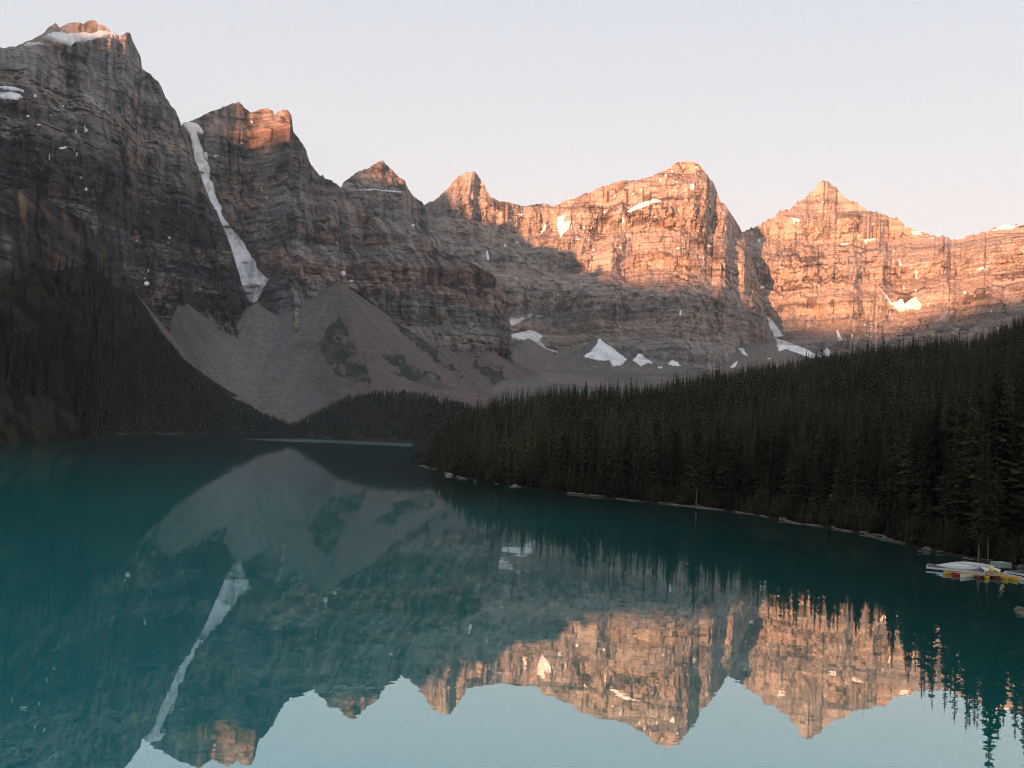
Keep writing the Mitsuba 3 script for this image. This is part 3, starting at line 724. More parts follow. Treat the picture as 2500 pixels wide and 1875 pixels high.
def spruce(seed, H, width, step, per, bare, fine, girth=1.0):
    """trunk and crown of one spruce; the crown is whorls of drooping boughs, each a ragged little roof of needles"""
    g = np.random.default_rng(seed)
    V, F = [], []

    def tri(*p):
        k = len(V)
        V.extend(p)
        F.append((k, k + 1, k + 2))
    z = H * bare
    lean = g.normal(0, .012, 2)
    lop = g.uniform(0, 2 * np.pi)
    while z < H * .985:
        u = (z / H - bare) / (1 - bare)
        rad = width * ((1 - u) ** .78) * (.35 + .65 * min(1, u * 5 + .25)) * g.uniform(.72, 1.18)
        if g.random() < .10:
            rad *= .55
        a0 = g.uniform(0, 6.28)
        for k in range(per):
            if g.random() < .10:
                continue
            a = a0 + 6.283 * k / per + g.normal(0, .22)
            L = rad * g.uniform(.7, 1.2) * (1 + .18 * math.cos(a - lop))
            dx, dy = math.cos(a), math.sin(a)
            droop = g.uniform(.22, .5) * L if u < .85 else -g.uniform(.1, .5) * L
            zz = z + g.normal(0, step * .25)
            base = np.array([lean[0] * z, lean[1] * z, zz])
            mid = base + np.array([dx * L * .55, dy * L * .55, -droop * .55])
            tip = base + np.array([dx * L, dy * L, -droop * .85])
            w = L * (g.uniform(.17, .27) if fine else g.uniform(.24, .36))
            sd = np.array([-dy, dx, 0]) * w
            dn = np.array([0, 0, -w * g.uniform(.35, .75)])
            if fine:
                m1, m2 = base + (mid - base) * .45, mid
                tri(base + [0, 0, .1], m1 + sd * .75 + dn, m2)
                tri(base + [0, 0, .1], m2, m1 - sd * .75 + dn)
                tri(m1, mid + sd * 1.05 + dn * 1.1 + (tip - mid) * g.uniform(0, .5), tip)
                tri(m1, tip, mid - sd * 1.05 + dn * 1.1 + (tip - mid) * g.uniform(0, .5))
                tri(m1 + [0, 0, .05], mid + dn * 1.9, tip)
            else:
                tri(base + [0, 0, .2], mid + sd + dn, tip)
                tri(base + [0, 0, .2], tip, mid - sd + dn)
        z += step * g.uniform(.75, 1.25) * (1.0 - .35 * u)
    t = np.array([lean[0] * H, lean[1] * H, H])
    for k in range(3):
        a = k * 2.1
        tri(t + [0, 0, .25], t + [.09 * math.cos(a), .09 * math.sin(a), -.9], t + [.09 * math.cos(a + 2.1), .09 * math.sin(a + 2.1), -.9])
    crown = (np.array(V), np.array(F))
    q, sides = [], 6 if fine else 4
    rings = [0, .12, .45, .97]
    for h in rings:
        r = girth * .011 * H * (1 - h * .93) * (1.25 if h == 0 else 1)
        a = np.arange(sides) * 2 * np.pi / sides
        q.append(np.stack([r * np.cos(a) + lean[0] * h * H, r * np.sin(a) + lean[1] * h * H, 0 * a + h * H - (.6 if h == 0 else 0)], 1))
    i, j = np.meshgrid(np.arange(len(rings) - 1), np.arange(sides), indexing='ij')
    f = np.stack([i * sides + j, i * sides + (j + 1) % sides, (i + 1) * sides + (j + 1) % sides, (i + 1) * sides + j], -1).reshape(-1, 4)
    return crown, (np.vstack(q), f)


def tree_group(key, seed, H, width, step, per, bare, fine, needles='needles', bark='bark', whole=False, girth=1.0):
    crown, trunk = spruce(seed, H, width, step, per, bare, fine, girth)
    scene[key] = {'type': 'shapegroup', 'crown': mikit.ply(crown, needles)}
    if not whole:
        scene[key]['trunk'] = mikit.ply(trunk, bark)


for k in range(6):
    tree_group(f'near_spruce_kind_{k}', 200 + k, 20, [1.9, 2.3, 1.6, 2.1, 2.5, 1.75][k], .44, 8, [.06, .1, .04, .14, .08, .2][k], True)
for k in range(5):
    tree_group(f'mid_spruce_kind_{k}', 300 + k, 20, [1.8, 2.2, 1.6, 2.4, 1.9][k], .85, 6, [.05, .1, .04, .1, .15][k], False)
def far_spruce(seed, H, width):
    g = np.random.default_rng(seed)
    V, F = [], []
    zs = np.linspace(.06, .9, 9) * H
    for z in zs:
        R_ = width * (1 - z / H) ** .8 * g.uniform(.8, 1.2) + .15
        top = np.array([0, 0, min(z + .2 * H, H)])
        a = g.uniform(0, 6.28) + np.arange(7) * 6.283 / 7
        rr = R_ * g.uniform(.6, 1.25, 7)
        zz = z - g.uniform(.1, .5, 7) * R_
        k = len(V)
        V += [top] + [np.array([rr[q] * math.cos(a[q]), rr[q] * math.sin(a[q]), zz[q]]) for q in range(7)]
        V += [np.array([.5 * R_ * math.cos(a[q] + .45), .5 * R_ * math.sin(a[q] + .45), z + .25 * R_]) for q in range(7)]
        for q in range(7):
            F += [(k, k + 1 + q, k + 8 + q), (k, k + 8 + q, k + 1 + (q + 1) % 7)]
    return np.array(V), np.array(F)


for k in range(4):
    scene[f'far_spruce_kind_{k}'] = {'type': 'shapegroup', 'crown': mikit.ply(far_spruce(400 + k, 20, [2.3, 2.8, 2.0, 2.5][k]), 'needles_far')}
for k in range(2):
    tree_group(f'bare_spruce_kind_{k}', 500 + k, 20, [1.9, 2.2][k], .55, 7, [.13, .17][k], True, 'needles', 'bark_pale', False, .5)


def plant(key, kind, x, y, zz, s, sw=1.0):
    scene[key] = {'type': 'instance', 'group': {'type': 'ref', 'id': kind},
                  'to_world': T().translate([float(x), float(y), float(zz)]).rotate([0, 0, 1], float(rng.uniform(0, 360))).scale([float(s * sw), float(s * sw), float(s)])}


def skyline_r(a):
    return np.interp(a, KA, KR)


# right bank: a jittered grid over the hill
cell = 4.1
gx, gy = np.meshgrid(np.arange(-75, 620, cell), np.arange(90, 1010, cell))
gx = (gx + rng.uniform(-.46, .46, gx.shape) * cell).ravel()
gy = (gy + rng.uniform(-.46, .46, gy.shape) * cell).ravel()
a_, r_ = np.arctan2(gx, gy), np.hypot(gx, gy)
off = r_ - np.interp(a_, SA, SR)
ok = (a_ > az_of(1058)) & (a_ < az_of(2720)) & (off > 1.2) & (r_ < skyline_r(a_) + 45)
thin = np.where(off < 40, 1.05, np.where(r_ < skyline_r(a_) - 90, .5, .72)) * (.75 + .5 * f2(gx / 40, gy / 40, 2, 111))
ok &= rng.random(len(gx)) < thin
X, Y = gx[ok], gy[ok]
a_, r_, off = a_[ok], r_[ok], off[ok]
h_ = hill_h(a_, r_)
tall = (.62 + .5 * f2(X / 26, Y / 26, 2, 115)) * rng.uniform(.72, 1.2, len(X))
tall = np.where((rng.random(len(X)) < .08) & (off > 60), tall * 1.25, tall)
tall = np.where(off < 6, tall * rng.uniform(.35, .95, len(X)), tall)
tall = np.where((off < 45) & (off > 4), tall * (1.04 + .10 * sstep(420, 220, r_) + .26 * sstep(az_of(2330), az_of(2420), a_)), tall)
tall = tall * (.52 + .48 * sstep(az_of(1050), az_of(1210), a_))
order = np.argsort(r_ - 0.0)
# the dock and its landing stay clear
dock_at = on_water(2400, 1392)[:2]
free = (np.hypot(X - dock_at[0], Y - dock_at[1]) > 9)
N_TREES = 300
near_count = 0
forest_n = 0
for i in order:
    if not free[i]:
        continue
    s = tall[i]
    if near_count < N_TREES - 8:
        key = 'spruce_tree' if near_count == 0 else f'spruce_tree_{near_count:03d}'
        plant(key, f'near_spruce_kind_{int(rng.integers(6))}', X[i], Y[i], h_[i] - .3, s, rng.uniform(1.0, 1.25))
        u = float(sight(np.array([X[i], Y[i], h_[i]]))[0])
        where = ('right of the storage box' if u > 2465 else 'behind the canoe dock' if u > 2360 else 'above the shore rocks left of the dock' if u > 2190 else 'above the shore between log pile and dock' if u > 1975 else 'above the shore log pile' if u > 1830 else 'left of the shore log pile')
        row = 'front row spruce at the water edge' if off[i] < 9 else 'second row spruce' if off[i] < 22 else 'spruce standing deep in the forest'
        tag(key, f'dark {row} {where}', 'spruce tree', f'{row} {where}')
        near_count += 1
    else:
        forest_n += 1
        kind = f'near_spruce_kind_{int(rng.integers(6))}' if r_[i] < 270 else f'mid_spruce_kind_{int(rng.integers(5))}'
        plant(f'forest__{forest_n:03d}', kind, X[i], Y[i], h_[i] - .3, s, rng.uniform(1.0, 1.25) if off[i] < 60 else rng.uniform(.9, 1.2))
tag('forest', 'dense dark spruce forest covering the hillside on the right', 'forest', kind='stuff')
# young growth and brush down to the water's edge
nb = 2600
ba = rng.uniform(az_of(1050), az_of(2640), nb)
bo = rng.uniform(.6, 1, nb) ** 1.0 * rng.uniform(0, 1, nb) ** 1.5 * 15 + .5
br = np.interp(ba, SA, SR) + bo
bz = hill_h(ba, br)
for i in range(nb):
    x, y = br[i] * math.sin(ba[i]), br[i] * math.cos(ba[i])
    if math.hypot(x - dock_at[0], y - dock_at[1]) < 7:
        continue
    plant(f'undergrowth__{i:04d}', f'mid_spruce_kind_{int(rng.integers(5))}', x, y, bz[i] - .25, rng.uniform(.05, .26), rng.uniform(1.1, 2.2))
tag('undergrowth', 'dark brush and young spruces along the right bank', 'undergrowth', kind='stuff')
# trees with bare lower trunks in paler bark
for k, (px, py, s, lab) in enumerate([
        (2389, 1362, 1.0, 'spruce with a pale bare lower trunk just behind the canoe dock'), (2412, 1357, .9, 'slimmer spruce with a faint pale trunk behind the storage box'), (1902, 1228, .95, 'spruce with a pale trunk left of the pair above the log pile'),
        (1954, 1232, 1.05, 'left spruce of the pale trunked pair above the log pile'), (1971, 1233, 1.0, 'right spruce of the pale trunked pair above the log pile'), (1700, 1228, 1.15, 'tall thin spruce with a long pale trunk on the middle of the shore')]):
    p = on_water(px, py, 1.6)
    key = f'pale_trunk_spruce_{k:03d}' if k else 'pale_trunk_spruce'
    plant(key, f'bare_spruce_kind_{k % 2}', p[0], p[1], 1.2, s * 1.05)
    tag(key, lab, 'spruce tree')

# far woods on the left apron and the knoll
A, R, z, lim = APRON
wt = (z < lim) & (z > .5) & (A < az_of(698)) & (A > az_of(-120))
cellarea = np.abs(np.gradient(A, axis=0)) * R * np.hypot(np.gradient(z, axis=1), np.gradient(R, axis=1))
clump = f2(A * 1500 / 40, z / 22, 3, 121)
prob = (cellarea * wt * (.35 + clump)).ravel()
pick = rng.choice(prob.size, 7200, p=prob / prob.sum())
px_, pr_, pz_ = A.ravel()[pick] + rng.normal(0, .0007, 7200), R.ravel()[pick], z.ravel()[pick]
kf = 0
fanp = on_water(0, 1074)
for a, r, zz in zip(px_, pr_, pz_):
    x, y = r * math.sin(a), r * math.cos(a)
    if r < 800 and zz < 26 and a < az_of(185):
        continue
    sy = float(sight(np.array([x, y, zz]))[1])
    if sy < 800 + 90 * n2(a * 60, 0, 3) and rng.random() < .93:
        continue
    kf += 1
    plant(f'forest_001__{kf:03d}', f'far_spruce_kind_{kf % 4}', x, y, zz - .5, rng.uniform(.6, 1.05) * (1 if zz < 120 else .75))
tag('forest_001', 'dark far forest on the left shore below the shaded spur', 'forest', kind='stuff')
kf = 0
while kf < 3400:
    a = rng.uniform(az_of(600), az_of(1240))
    u = rng.uniform(2, 330)
    r = float(FA(a)) + u
    if rng.random() > .3 + .9 * n2(a * 1800 / 30, r / 30, 5):
        continue
    kf += 1
    plant(f'forest_002__{kf:03d}', f'far_spruce_kind_{kf % 4}', r * math.sin(a), r * math.cos(a), float(hummock(np.array(a), np.array(r))) - .4, rng.uniform(.55, 1.0))
for n_ in range(420):          # the low belt of trees that closes the shore under the scree
    a = rng.uniform(az_of(555), az_of(725))
    r = float(TOE_LEFT(a)) - 2 + rng.uniform(0, 1) ** 1.5 * 110
    kf += 1
    plant(f'forest_002__{kf:03d}', f'far_spruce_kind_{kf % 4}', r * math.sin(a), r * math.cos(a), 1.0, rng.uniform(.55, 1.0))
tag('forest_002', 'dark far forest on the knoll at the head of the lake', 'forest', kind='stuff')

si, sj = np.nonzero(SHRUB_CELLS)
for n_, q in enumerate(rng.choice(len(si), 900)):
    A_, R_, z_ = (SCREE[t][si[q], sj[q]] for t in range(3))
    plant(f'alpine_shrubs__{n_ + 1:03d}', f'far_spruce_kind_{n_ % 4}', R_ * math.sin(A_), R_ * math.cos(A_), z_ - .3, rng.uniform(.08, .3), rng.uniform(1.2, 2.4))
tag('alpine_shrubs', 'dark low shrubs and dwarf conifers on the scree', 'shrubs', kind='stuff')

# ------------------------------------------------------------------ canoe dock
def paint(name, col):
    fn = lambda p, n, uv: C3(*col) * (.82 + .3 * mikit.fbm(p.x * 5, p.y * 5, p.z * 5, 2))
    scene[name] = {'type': 'twosided', 'b': {'type': 'principled', 'base_color': mikit.proc(fn), 'roughness': .38, 'specular': .45}}


for nm, col in (('paint_white', (.72, .71, .70)), ('paint_yellow', (.72, .40, .02)), ('paint_red', (.42, .015, .022)), ('paint_maroon', (.16, .018, .022)), ('paint_cream', (.62, .52, .36)), ('paint_blue', (.10, .17, .30)),
                ('paint_sky', (.36, .47, .58)), ('paint_grey', (.45, .46, .47)), ('paint_sage', (.30, .34, .28)), ('paint_sage_light', (.36, .44, .40)), ('wood_trim', (.42, .34, .25)), ('deck_grey', (.10, .09, .085)), ('beam_pale', (.66, .68, .68))):
    paint(nm, col)


def hull_mesh(L=5.0, B=.9, Dp=.42, grow=0.0):
    """open canoe shell: plan outline, rocker and upswept ends"""
    t = np.linspace(-1, 1, 31)
    half = B / 2 * (1 - np.abs(t) ** 2.3) ** .85 + .012 + grow
    top = Dp * (1 + .48 * np.abs(t) ** 3.2)
    keel = .10 * np.abs(t) ** 4 * Dp - grow
    a = np.linspace(-1, 1, 15)
    prof_y = np.sign(a) * np.sin(np.abs(a) * np.pi / 2) ** .62
    prof_z = 1 - np.cos(a * np.pi / 2) ** .8
    v = np.stack([np.repeat(t[:, None] * L / 2, 15, 1), half[:, None] * prof_y[None], keel[:, None] + (top - keel)[:, None] * prof_z[None]], -1)
    return v


def rail(pts, r=.022, n=5):
    p = np.array(pts, float)
    d = np.gradient(p, axis=0)
    d /= np.linalg.norm(d, axis=1, keepdims=True) + 1e-9
    a = np.cross(d, [0, 0, 1.0])
    a /= np.linalg.norm(a, axis=1, keepdims=True) + 1e-9
    b = np.cross(a, d)
    k = np.arange(n) * 2 * np.pi / n
    rr = np.broadcast_to(r, (len(p),))[:, None, None]
    v = p[:, None] + rr * (np.cos(k)[None, :, None] * a[:, None] + np.sin(k)[None, :, None] * b[:, None])
    i, j = np.meshgrid(np.arange(len(p) - 1), np.arange(n), indexing='ij')
    q = np.stack([i * n + j, i * n + (j + 1) % n, (i + 1) * n + (j + 1) % n, (i + 1) * n + j], -1).reshape(-1, 4)
    f = np.vstack([q[:, [0, 1, 2]], q[:, [0, 2, 3]]])
    caps = [[0, k2, k2 + 1] for k2 in range(1, n - 1)] + [[(len(p) - 1) * n, (len(p) - 1) * n + k2 + 1, (len(p) - 1) * n + k2] for k2 in range(1, n - 1)]
    return trimesh.Trimesh(v.reshape(-1, 3), np.vstack([f, caps]), process=False)


def slab(x0, x1, y0, y1, z0, z1):
    return trimesh.creation.box(bounds=[[x0, y0, z0], [x1, y1, z1]])


HULL = hull_mesh()
hv, hf = HULL.reshape(-1, 3), grid_faces(31, 15)
inner = hull_mesh(grow=-.018).reshape(-1, 3) + [0, 0, .018]
hull_ply = (np.vstack([hv, inner]), np.vstack([hf, hf[:, ::-1] + len(hv)]))
GUN = [trimesh.util.concatenate([rail(HULL[:, k]) for k in (0, -1)]), None]
THW = [slab(x - .05, x + .05, -w, w, .38, .405) for x, w in ((-.55, .40), (.75, .38))]
SEATS = [slab(x - .14, x + .14, -w, w, .27, .295) for x, w in ((-1.55, .33), (1.65, .30))]
KEEL = rail([[x, 0, -.012 + .042 * abs(x / 2.5) ** 4] for x in np.linspace(-2.3, 2.3, 19)], .02)


def canoe(p, heading, hull, trim, label, group, flip=False, tilt=0.0, scale=1.0):
    """p: middle of the keel (or of the gunwales if turned over); heading in degrees from +x"""
    key = numbered('canoe')
    m = T().translate([float(x) for x in p]).rotate([0, 0, 1], float(heading)).rotate([1, 0, 0], float((180 if flip else 0) + tilt)).translate([0, 0, -.42 if flip else 0]).scale(float(scale))
    put(f'{key}__hull', hull_ply, hull, smooth=40, to_world=m)
    put(f'{key}__gunwale', GUN[0], trim, smooth=60, to_world=m)
    if flip:
        put(f'{key}__keel', KEEL, trim, smooth=60, to_world=m)
    else:
        for q in THW:
            put(numbered(f'{key}__thwart'), q, 'wood_trim', to_world=m)
        for q in SEATS:
            put(numbered(f'{key}__seat'), q, 'wood_trim', to_world=m)
    tag(key, label, 'canoe', group)


DZ = .36
PA, PB = on_water(2262, 1384.6, DZ), on_water(2415, 1398, DZ)
E1 = (PB - PA)[:2] / np.linalg.norm((PB - PA)[:2])
E2 = np.array([-E1[1], E1[0]])
if E2[1] < 0:
    E2 = -E2
DLEN = float(np.linalg.norm((PB - PA)[:2]))
HEAD = math.degrees(math.atan2(E1[1], E1[0]))


def on_deck(a, b, z=0.0):
    q = PA[:2] + E1 * a + E2 * b
    return np.array([q[0], q[1], z])


def dock(name, p, heading, L, W, label, plank_w=.24):
    m = T().translate([float(p[0]), float(p[1]), 0]).rotate([0, 0, 1], float(heading))
    put(f'{name}__front_beam', slab(-.04, L + .02, -.06, 0, DZ - .17, DZ + .035), 'beam_pale', to_world=m)
    put(f'{name}__end_beam', slab(-.06, 0, .003, W, DZ - .17, DZ + .03), 'beam_pale', to_world=m)
    put(f'{name}__float', slab(.35, L - .3, .25, W - .2, -.2, DZ - .09), 'deck_grey', to_world=m)
    planks = [slab(x + .008, min(x + plank_w, L) - .008, .004, W, DZ - .05, DZ + (.004 if k % 2 else 0)) for k, x in enumerate(np.arange(0, L, plank_w))]
    for q in planks:
        put(numbered(f'{name}__plank'), q, 'deck_grey', to_world=m)
    tag(name, label, 'dock')


dock('canoe_dock', PA, HEAD, DLEN, 5.4, 'low floating dock with a pale front edge carrying overturned canoes')
PC, PD = on_water(2452, 1394.5, DZ), on_water(2560, 1412, DZ)
dock('canoe_dock_001', PC, math.degrees(math.atan2(PD[1] - PC[1], PD[0] - PC[0])), 9.0, 4.0, 'second floating dock with a pale edge at the right of the photo')
# overturned canoes on the dock, front to back
for k, (da, db, hc, tc, zz, ti, dh, lab) in enumerate([
        (3.75, 1.35, 'paint_white', 'wood_trim', .10, 52, -2, 'overturned white canoe at the front of the stack on the dock'), (4.35, 2.15, 'paint_grey', 'paint_red', .14, 46, -5, 'overturned grey canoe with a red rim just behind the front white canoe'),
        (4.85, 2.95, 'paint_sky', 'paint_blue', .18, 40, -8, 'overturned pale blue canoe with a dark blue rim in the middle of the stack'), (5.35, 3.75, 'paint_cream', 'paint_yellow', .22, 34, -11, 'overturned cream canoe with a yellow rim near the back of the stack'),
        (5.9, 4.6, 'paint_white', 'paint_blue', .24, 28, -13, 'overturned white canoe with a blue rim at the back of the stack')]):
    canoe(on_deck(da, db, DZ + .03 + zz), HEAD + dh, hc, tc, lab, 'overturned canoes on the dock', True, ti, 1.04)
for k, (da, db, hc, tc, lab) in enumerate([(6.55, 1.55, 'paint_white', 'wood_trim', 'white canoe end lying left of the yellow one at the right of the stack'), (7.15, 1.75, 'paint_yellow', 'paint_cream', 'yellow canoe lying turned over between two white ones at the right of the stack'),
                                           (7.95, 1.95, 'paint_white', 'wood_trim', 'white canoe lying turned over nearest the storage box')]):
    c = on_deck(da, db + 1.55, DZ + .04)
    canoe(c, HEAD - 62, hc, tc, lab, 'overturned canoes on the dock', True, -30, .95)
# canoes afloat
HUB = PB[:2] + np.array([.45, -.5])
for k, (hc, lab) in enumerate([('paint_yellow', 'yellow canoe afloat at the left end of the dock front'), ('paint_red', 'bright red canoe afloat second from the left along the dock'), ('paint_cream', 'beige canoe afloat third from the left along the dock front')]):
    b = on_water([2303, 2323, 2344][k], [1401.5, 1405.2, 1409.6][k])[:2]
    u = (HUB - b) / np.linalg.norm(HUB - b)
    c = b + u * 2.5
    canoe([c[0], c[1], -.10], math.degrees(math.atan2(u[1], u[0])), hc, 'paint_grey', lab, 'canoes moored along the dock')
for px, py, dx, dy, hc, lab in [(2388, 1413.5, -.50, -.86, 'paint_maroon', 'dark red canoe afloat left of the yellow bow pointing at the camera'), (2408, 1414.3, -.42, -.91, 'paint_yellow', 'yellow canoe pointing its bow straight at the camera'), (2440, 1415.4, -.12, -1, 'paint_maroon', 'dark red canoe afloat right of the yellow bow pointing at the camera'),
                                (2460, 1416.2, .16, -.98, 'paint_yellow', 'first of three yellow canoes moored in a row at the right'), (2484, 1418, .17, -.98, 'paint_yellow', 'middle one of three yellow canoes moored in a row at the right'), (2494.5, 1415.8, .18, -.98, 'paint_yellow', 'last of three yellow canoes in a row, touching the right edge'),
                                (2512, 1420, .2, -.98, 'paint_white', 'white canoe cut off by the right edge beside the yellow ones')]:
    u = np.array([dx, dy]) / math.hypot(dx, dy)
    c = on_water(px, py)[:2] - u * 2.4
    canoe([c[0], c[1], -.10], math.degrees(math.atan2(u[1], u[0])), hc, 'paint_grey', lab, 'canoes moored along the dock')
# storage box
q = on_water(2440, 1388, DZ)
m = T().translate([float(q[0]), float(q[1]), DZ + .01]).rotate([0, 0, 1], HEAD + 45 - 8)
put('storage_box__body', slab(-.02, 1.85, -.02, 1.85, .06, .72), 'paint_sage', to_world=m)
put('storage_box__lid', slab(-.07, 1.90, -.07, 1.90, .723, .80), 'paint_sage_light', to_world=m)
for x, y in ((-.05, -.05), (1.80, -.05), (-.05, 1.80)):
    put(numbered('storage_box__corner_post'), slab(x, x + .09, y, y + .09, 0, .70), 'paint_sage_light', to_world=m)
for a in (.6, 1.2):
    put(numbered('storage_box__rib'), slab(a, a + .05, -.045, -.021, .06, .70), 'paint_sage_light', to_world=m)
tag('storage_box', 'pale green storage box standing at the right end of the dock', 'storage box')

# ------------------------------------------------------------------ driftwood, rocks, stump


def log_mesh(L, r, seed):
    g = np.random.default_rng(seed)
    x = np.linspace(-L / 2, L / 2, 9)
    return rail(np.stack([x, np.cumsum(g.normal(0, r * .45, 9)), np.cumsum(g.normal(0, r * .2, 9)) + 0 * x], 1), r * (1.15 - .55 * (x / L + .5)), 7)


def log(p0, p1, r, label, group=None, z0=.22, z1=.22):
    a, b = on_water(*p0, z0), on_water(*p1, z1)
    L = float(np.linalg.norm(b - a))
    key = numbered('driftwood_log')
    mid = (a + b) / 2
    m = T().translate([float(k) for k in mid]).rotate([0, 0, 1], math.degrees(math.atan2(b[1] - a[1], b[0] - a[0]))).rotate([0, 1, 0], -math.degrees(math.asin((b[2] - a[2]) / L)))
    put(key, log_mesh(L, r, COUNT['driftwood_log']), 'driftwood', smooth=50, to_world=m)
    tag(key, label, 'log', group)


g_far = ('weathered thin log lying along the far tip of the right shore', 'logs at the far tip of the right shore')
for p0, p1, r in [((1024, 1137), (1046, 1140), .28), ((1030, 1136), (1048, 1137), .24), ((1036, 1141), (1052, 1144), .24), ((1056, 1144), (1074, 1146), .2), ((1115, 1163), (1140, 1169), .26), ((1120, 1168), (1138, 1169), .22), ((1086, 1152), (1100, 1160), .2)]:
    log(p0, p1, r, *g_far)
g_mid = ('thin pale log stranded along the middle stretch of the right shore', 'logs along the middle of the right shore')
for p0, p1, r in [((1158, 1176), (1168, 1177), .22), ((1208, 1180), (1232, 1181), .14), ((1245, 1187), (1262, 1188), .2), ((1258, 1186), (1271, 1189), .2), ((1386, 1203), (1420, 1206), .2), ((1400, 1204), (1428, 1208), .2), ((1440, 1209), (1470, 1212), .2), ((1455, 1207), (1480, 1213), .17), ((1490, 1213), (1530, 1218), .2), ((1520, 1216), (1552, 1220), .18),
                  ((1560, 1221), (1600, 1225), .18), ((1610, 1227), (1650, 1230), .2), ((1655, 1228), (1690, 1236), .18), ((1700, 1236), (1745, 1240), .2), ((1735, 1239), (1768, 1242), .22), ((1772, 1242), (1800, 1246), .22), ((1808, 1246), (1838, 1252), .18)]:
    log(p0, p1, r, *g_mid)
g_log = np.random.default_rng(77)
for u0 in np.arange(1385, 2200, 17.0):
    if g_log.random() < .5 or 1850 < u0 < 1950:
        continue
    a0 = float(az_of(u0)) + g_log.normal(0, .0006)
    # follow the bank for one log length, half afloat
    rr = float(np.interp(a0, SA, SR)) - g_log.uniform(.1, .8)
    L_ = g_log.uniform(3.5, 9)
    rr1 = float(np.interp(a0 + L_ / rr, SA, SR)) - g_log.uniform(.1, .8)
    d_ = np.array([rr1 * math.sin(a0 + L_ / rr) - rr * math.sin(a0), rr1 * math.cos(a0 + L_ / rr) - rr * math.cos(a0)])
    key = numbered('driftwood_log')
    put(key, log_mesh(L_, g_log.uniform(.10, .19), COUNT['driftwood_log']), 'driftwood', smooth=50, to_world=T().translate([rr * math.sin(a0) + float(d_[0]) / 2, rr * math.cos(a0) + float(d_[1]) / 2, .12]).rotate([0, 0, 1], math.degrees(math.atan2(d_[1], d_[0])) + float(g_log.normal(0, 6))))
    tag(key, 'thin pale log stranded along the middle stretch of the right shore' if u0 < 1850 else 'grey driftwood log lying at the water line between the pile and the dock', 'log', 'logs along the middle of the right shore' if u0 < 1850 else 'logs between the pile and the dock')
log((1905, 1267), (1963, 1257), .30, 'longest pale log of the pile sticking out over the right shore', None, .3, 1.0)
log((1912, 1269), (1966, 1258), .22, 'second pale log lying along the longest one in the shore pile', None, .2, .9)
log((1898, 1262), (1932, 1251), .20, 'short pale log pointing up from the left of the shore pile', None, .3, 1.2)
log((1908, 1268), (1954, 1280), .20, 'brown log slanting down into the water below the shore pile', None, .15, .05)
log((1866, 1252), (1910, 1266), .22, 'grey log lying on the shore just left of the pile', None, .15, .1)
g_near = ('grey driftwood log lying at the water line between the pile and the dock', 'logs between the pile and the dock')
for p0, p1, r in [((1976, 1276), (1998, 1279), .18), ((2008, 1281), (2040, 1286), .18), ((2030, 1284), (2076, 1293), .16), ((2070, 1293), (2102, 1299), .16), ((2100, 1300), (2125, 1303), .22), ((2120, 1302), (2164, 1312), .14), ((2194, 1316), (2222, 1328), .16), ((2200, 1320), (2252, 1336), .15), ((2222, 1325), (2250, 1332), .13), ((2240, 1346), (2262, 1347), .10), ((2286, 1347), (2322, 1348.5), .13), ((2318, 1350), (2330, 1351), .1)]:
    log(p0, p1, r, *g_near)
log((2354, 1362), (2374, 1366), .14, 'pale log lying on the bank just above the canoe stack')
log((2396, 1367), (2436, 1370), .14, 'long grey log on the bank behind the storage box')
log((2446, 1428), (2436, 1443), .17, 'pale log floating alone in front of the red canoe')
for k, (p0, p1, r) in enumerate([((2478, 1486), (2530, 1500), .13), ((2480, 1491), (2540, 1508), .12), ((2484, 1482), (2530, 1492), .11), ((2486, 1497), (2545, 1515), .12)]):
    log(p0, p1, r, 'grey log of the raft cut off by the lower right edge', 'logs of the raft at the lower right edge', .12, .12)
g_rand = np.random.default_rng(91)


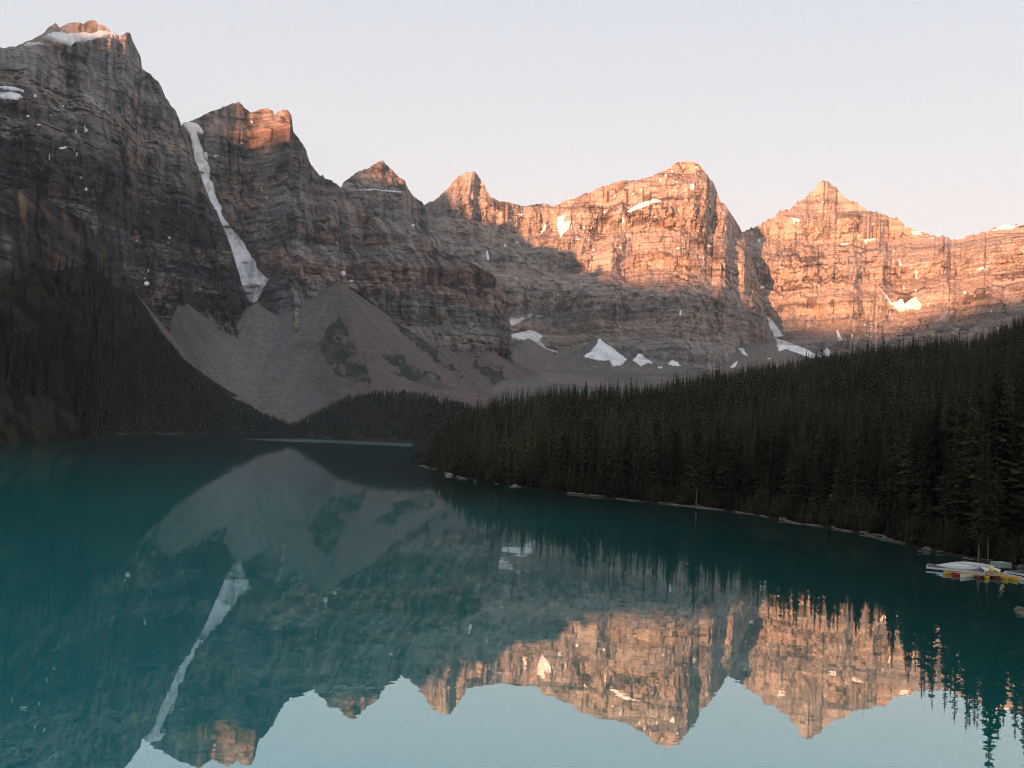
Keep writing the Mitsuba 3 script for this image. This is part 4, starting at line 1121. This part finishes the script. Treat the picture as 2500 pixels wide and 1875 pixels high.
def rock(px, py, w, label, z=.1):
    q = on_water(px, py, z)
    ico = trimesh.creation.icosphere(3, 1.0)
    n_ = f2(ico.vertices[:, 0] * 1.3 + px, ico.vertices[:, 1] * 1.3 + ico.vertices[:, 2], 3, 7)
    v_ = ico.vertices * (.72 + .55 * n_)[:, None] * [w / 2, w / 2, w * .27]
    key = numbered('shore_rock')
    put(key, (v_, ico.faces), 'stone_pale' if 'pale' in label or 'white' in label else 'stone', smooth=35, to_world=T().translate([float(x) for x in q]))
    tag(key, label, 'rock')


rock(2264, 1343, 1.9, 'brown rounded rock at the water line left of the canoe stack')
rock(2290, 1341, 1.4, 'pale grey rock beside the brown one left of the canoe stack')
rock(1097, 1160, 3.2, 'pale rock at the far end of the right shore')
rock(1259, 1186, 2.0, 'small pale rock on the shore below the middle of the forest')
rock(2496, 1386, 1.6, 'grey rock on the bank right of the storage box')
rock(260, 1060, 3.0, 'small white rock at the waterline of the far left shore')
rock(372, 1052, 14.0, 'pale triangular boulder among the trees on the far left shore', 3)
q = on_water(2008, 1277, .5)
stump = rail([[0, 0, -1], [.02, 0, .4], [0, .03, 1.1], [.05, .02, 1.75], [.06, .03, 1.95]], np.array([.34, .28, .24, .22, .12]), 9)
put('tree_stump', stump, 'bark_pale', smooth=50, to_world=T().translate([float(q[0]), float(q[1]), .2]))
tag('tree_stump', 'upright pale broken stump at the water line right of the log pile', 'tree stump')

# ------------------------------------------------------------------ morning air
HAZE = 2.6e-5
scene['haze_air'] = {'type': 'homogeneous', 'albedo': {'type': 'rgb', 'value': [.95, .95, .95]}, 'sigma_t': {'type': 'rgb', 'value': [HAZE * .95, HAZE, HAZE * 1.06]}}
scene['haze'] = {'type': 'cube', 'to_world': T().translate([0, 0, 1000]).scale([27000, 27000, 1500]), 'bsdf': {'type': 'null'}, 'interior': {'type': 'ref', 'id': 'haze_air'}}
scene['camera']['medium'] = {'type': 'ref', 'id': 'haze_air'}
tag('haze', 'thin morning haze in the valley air', 'haze', kind='stuff')
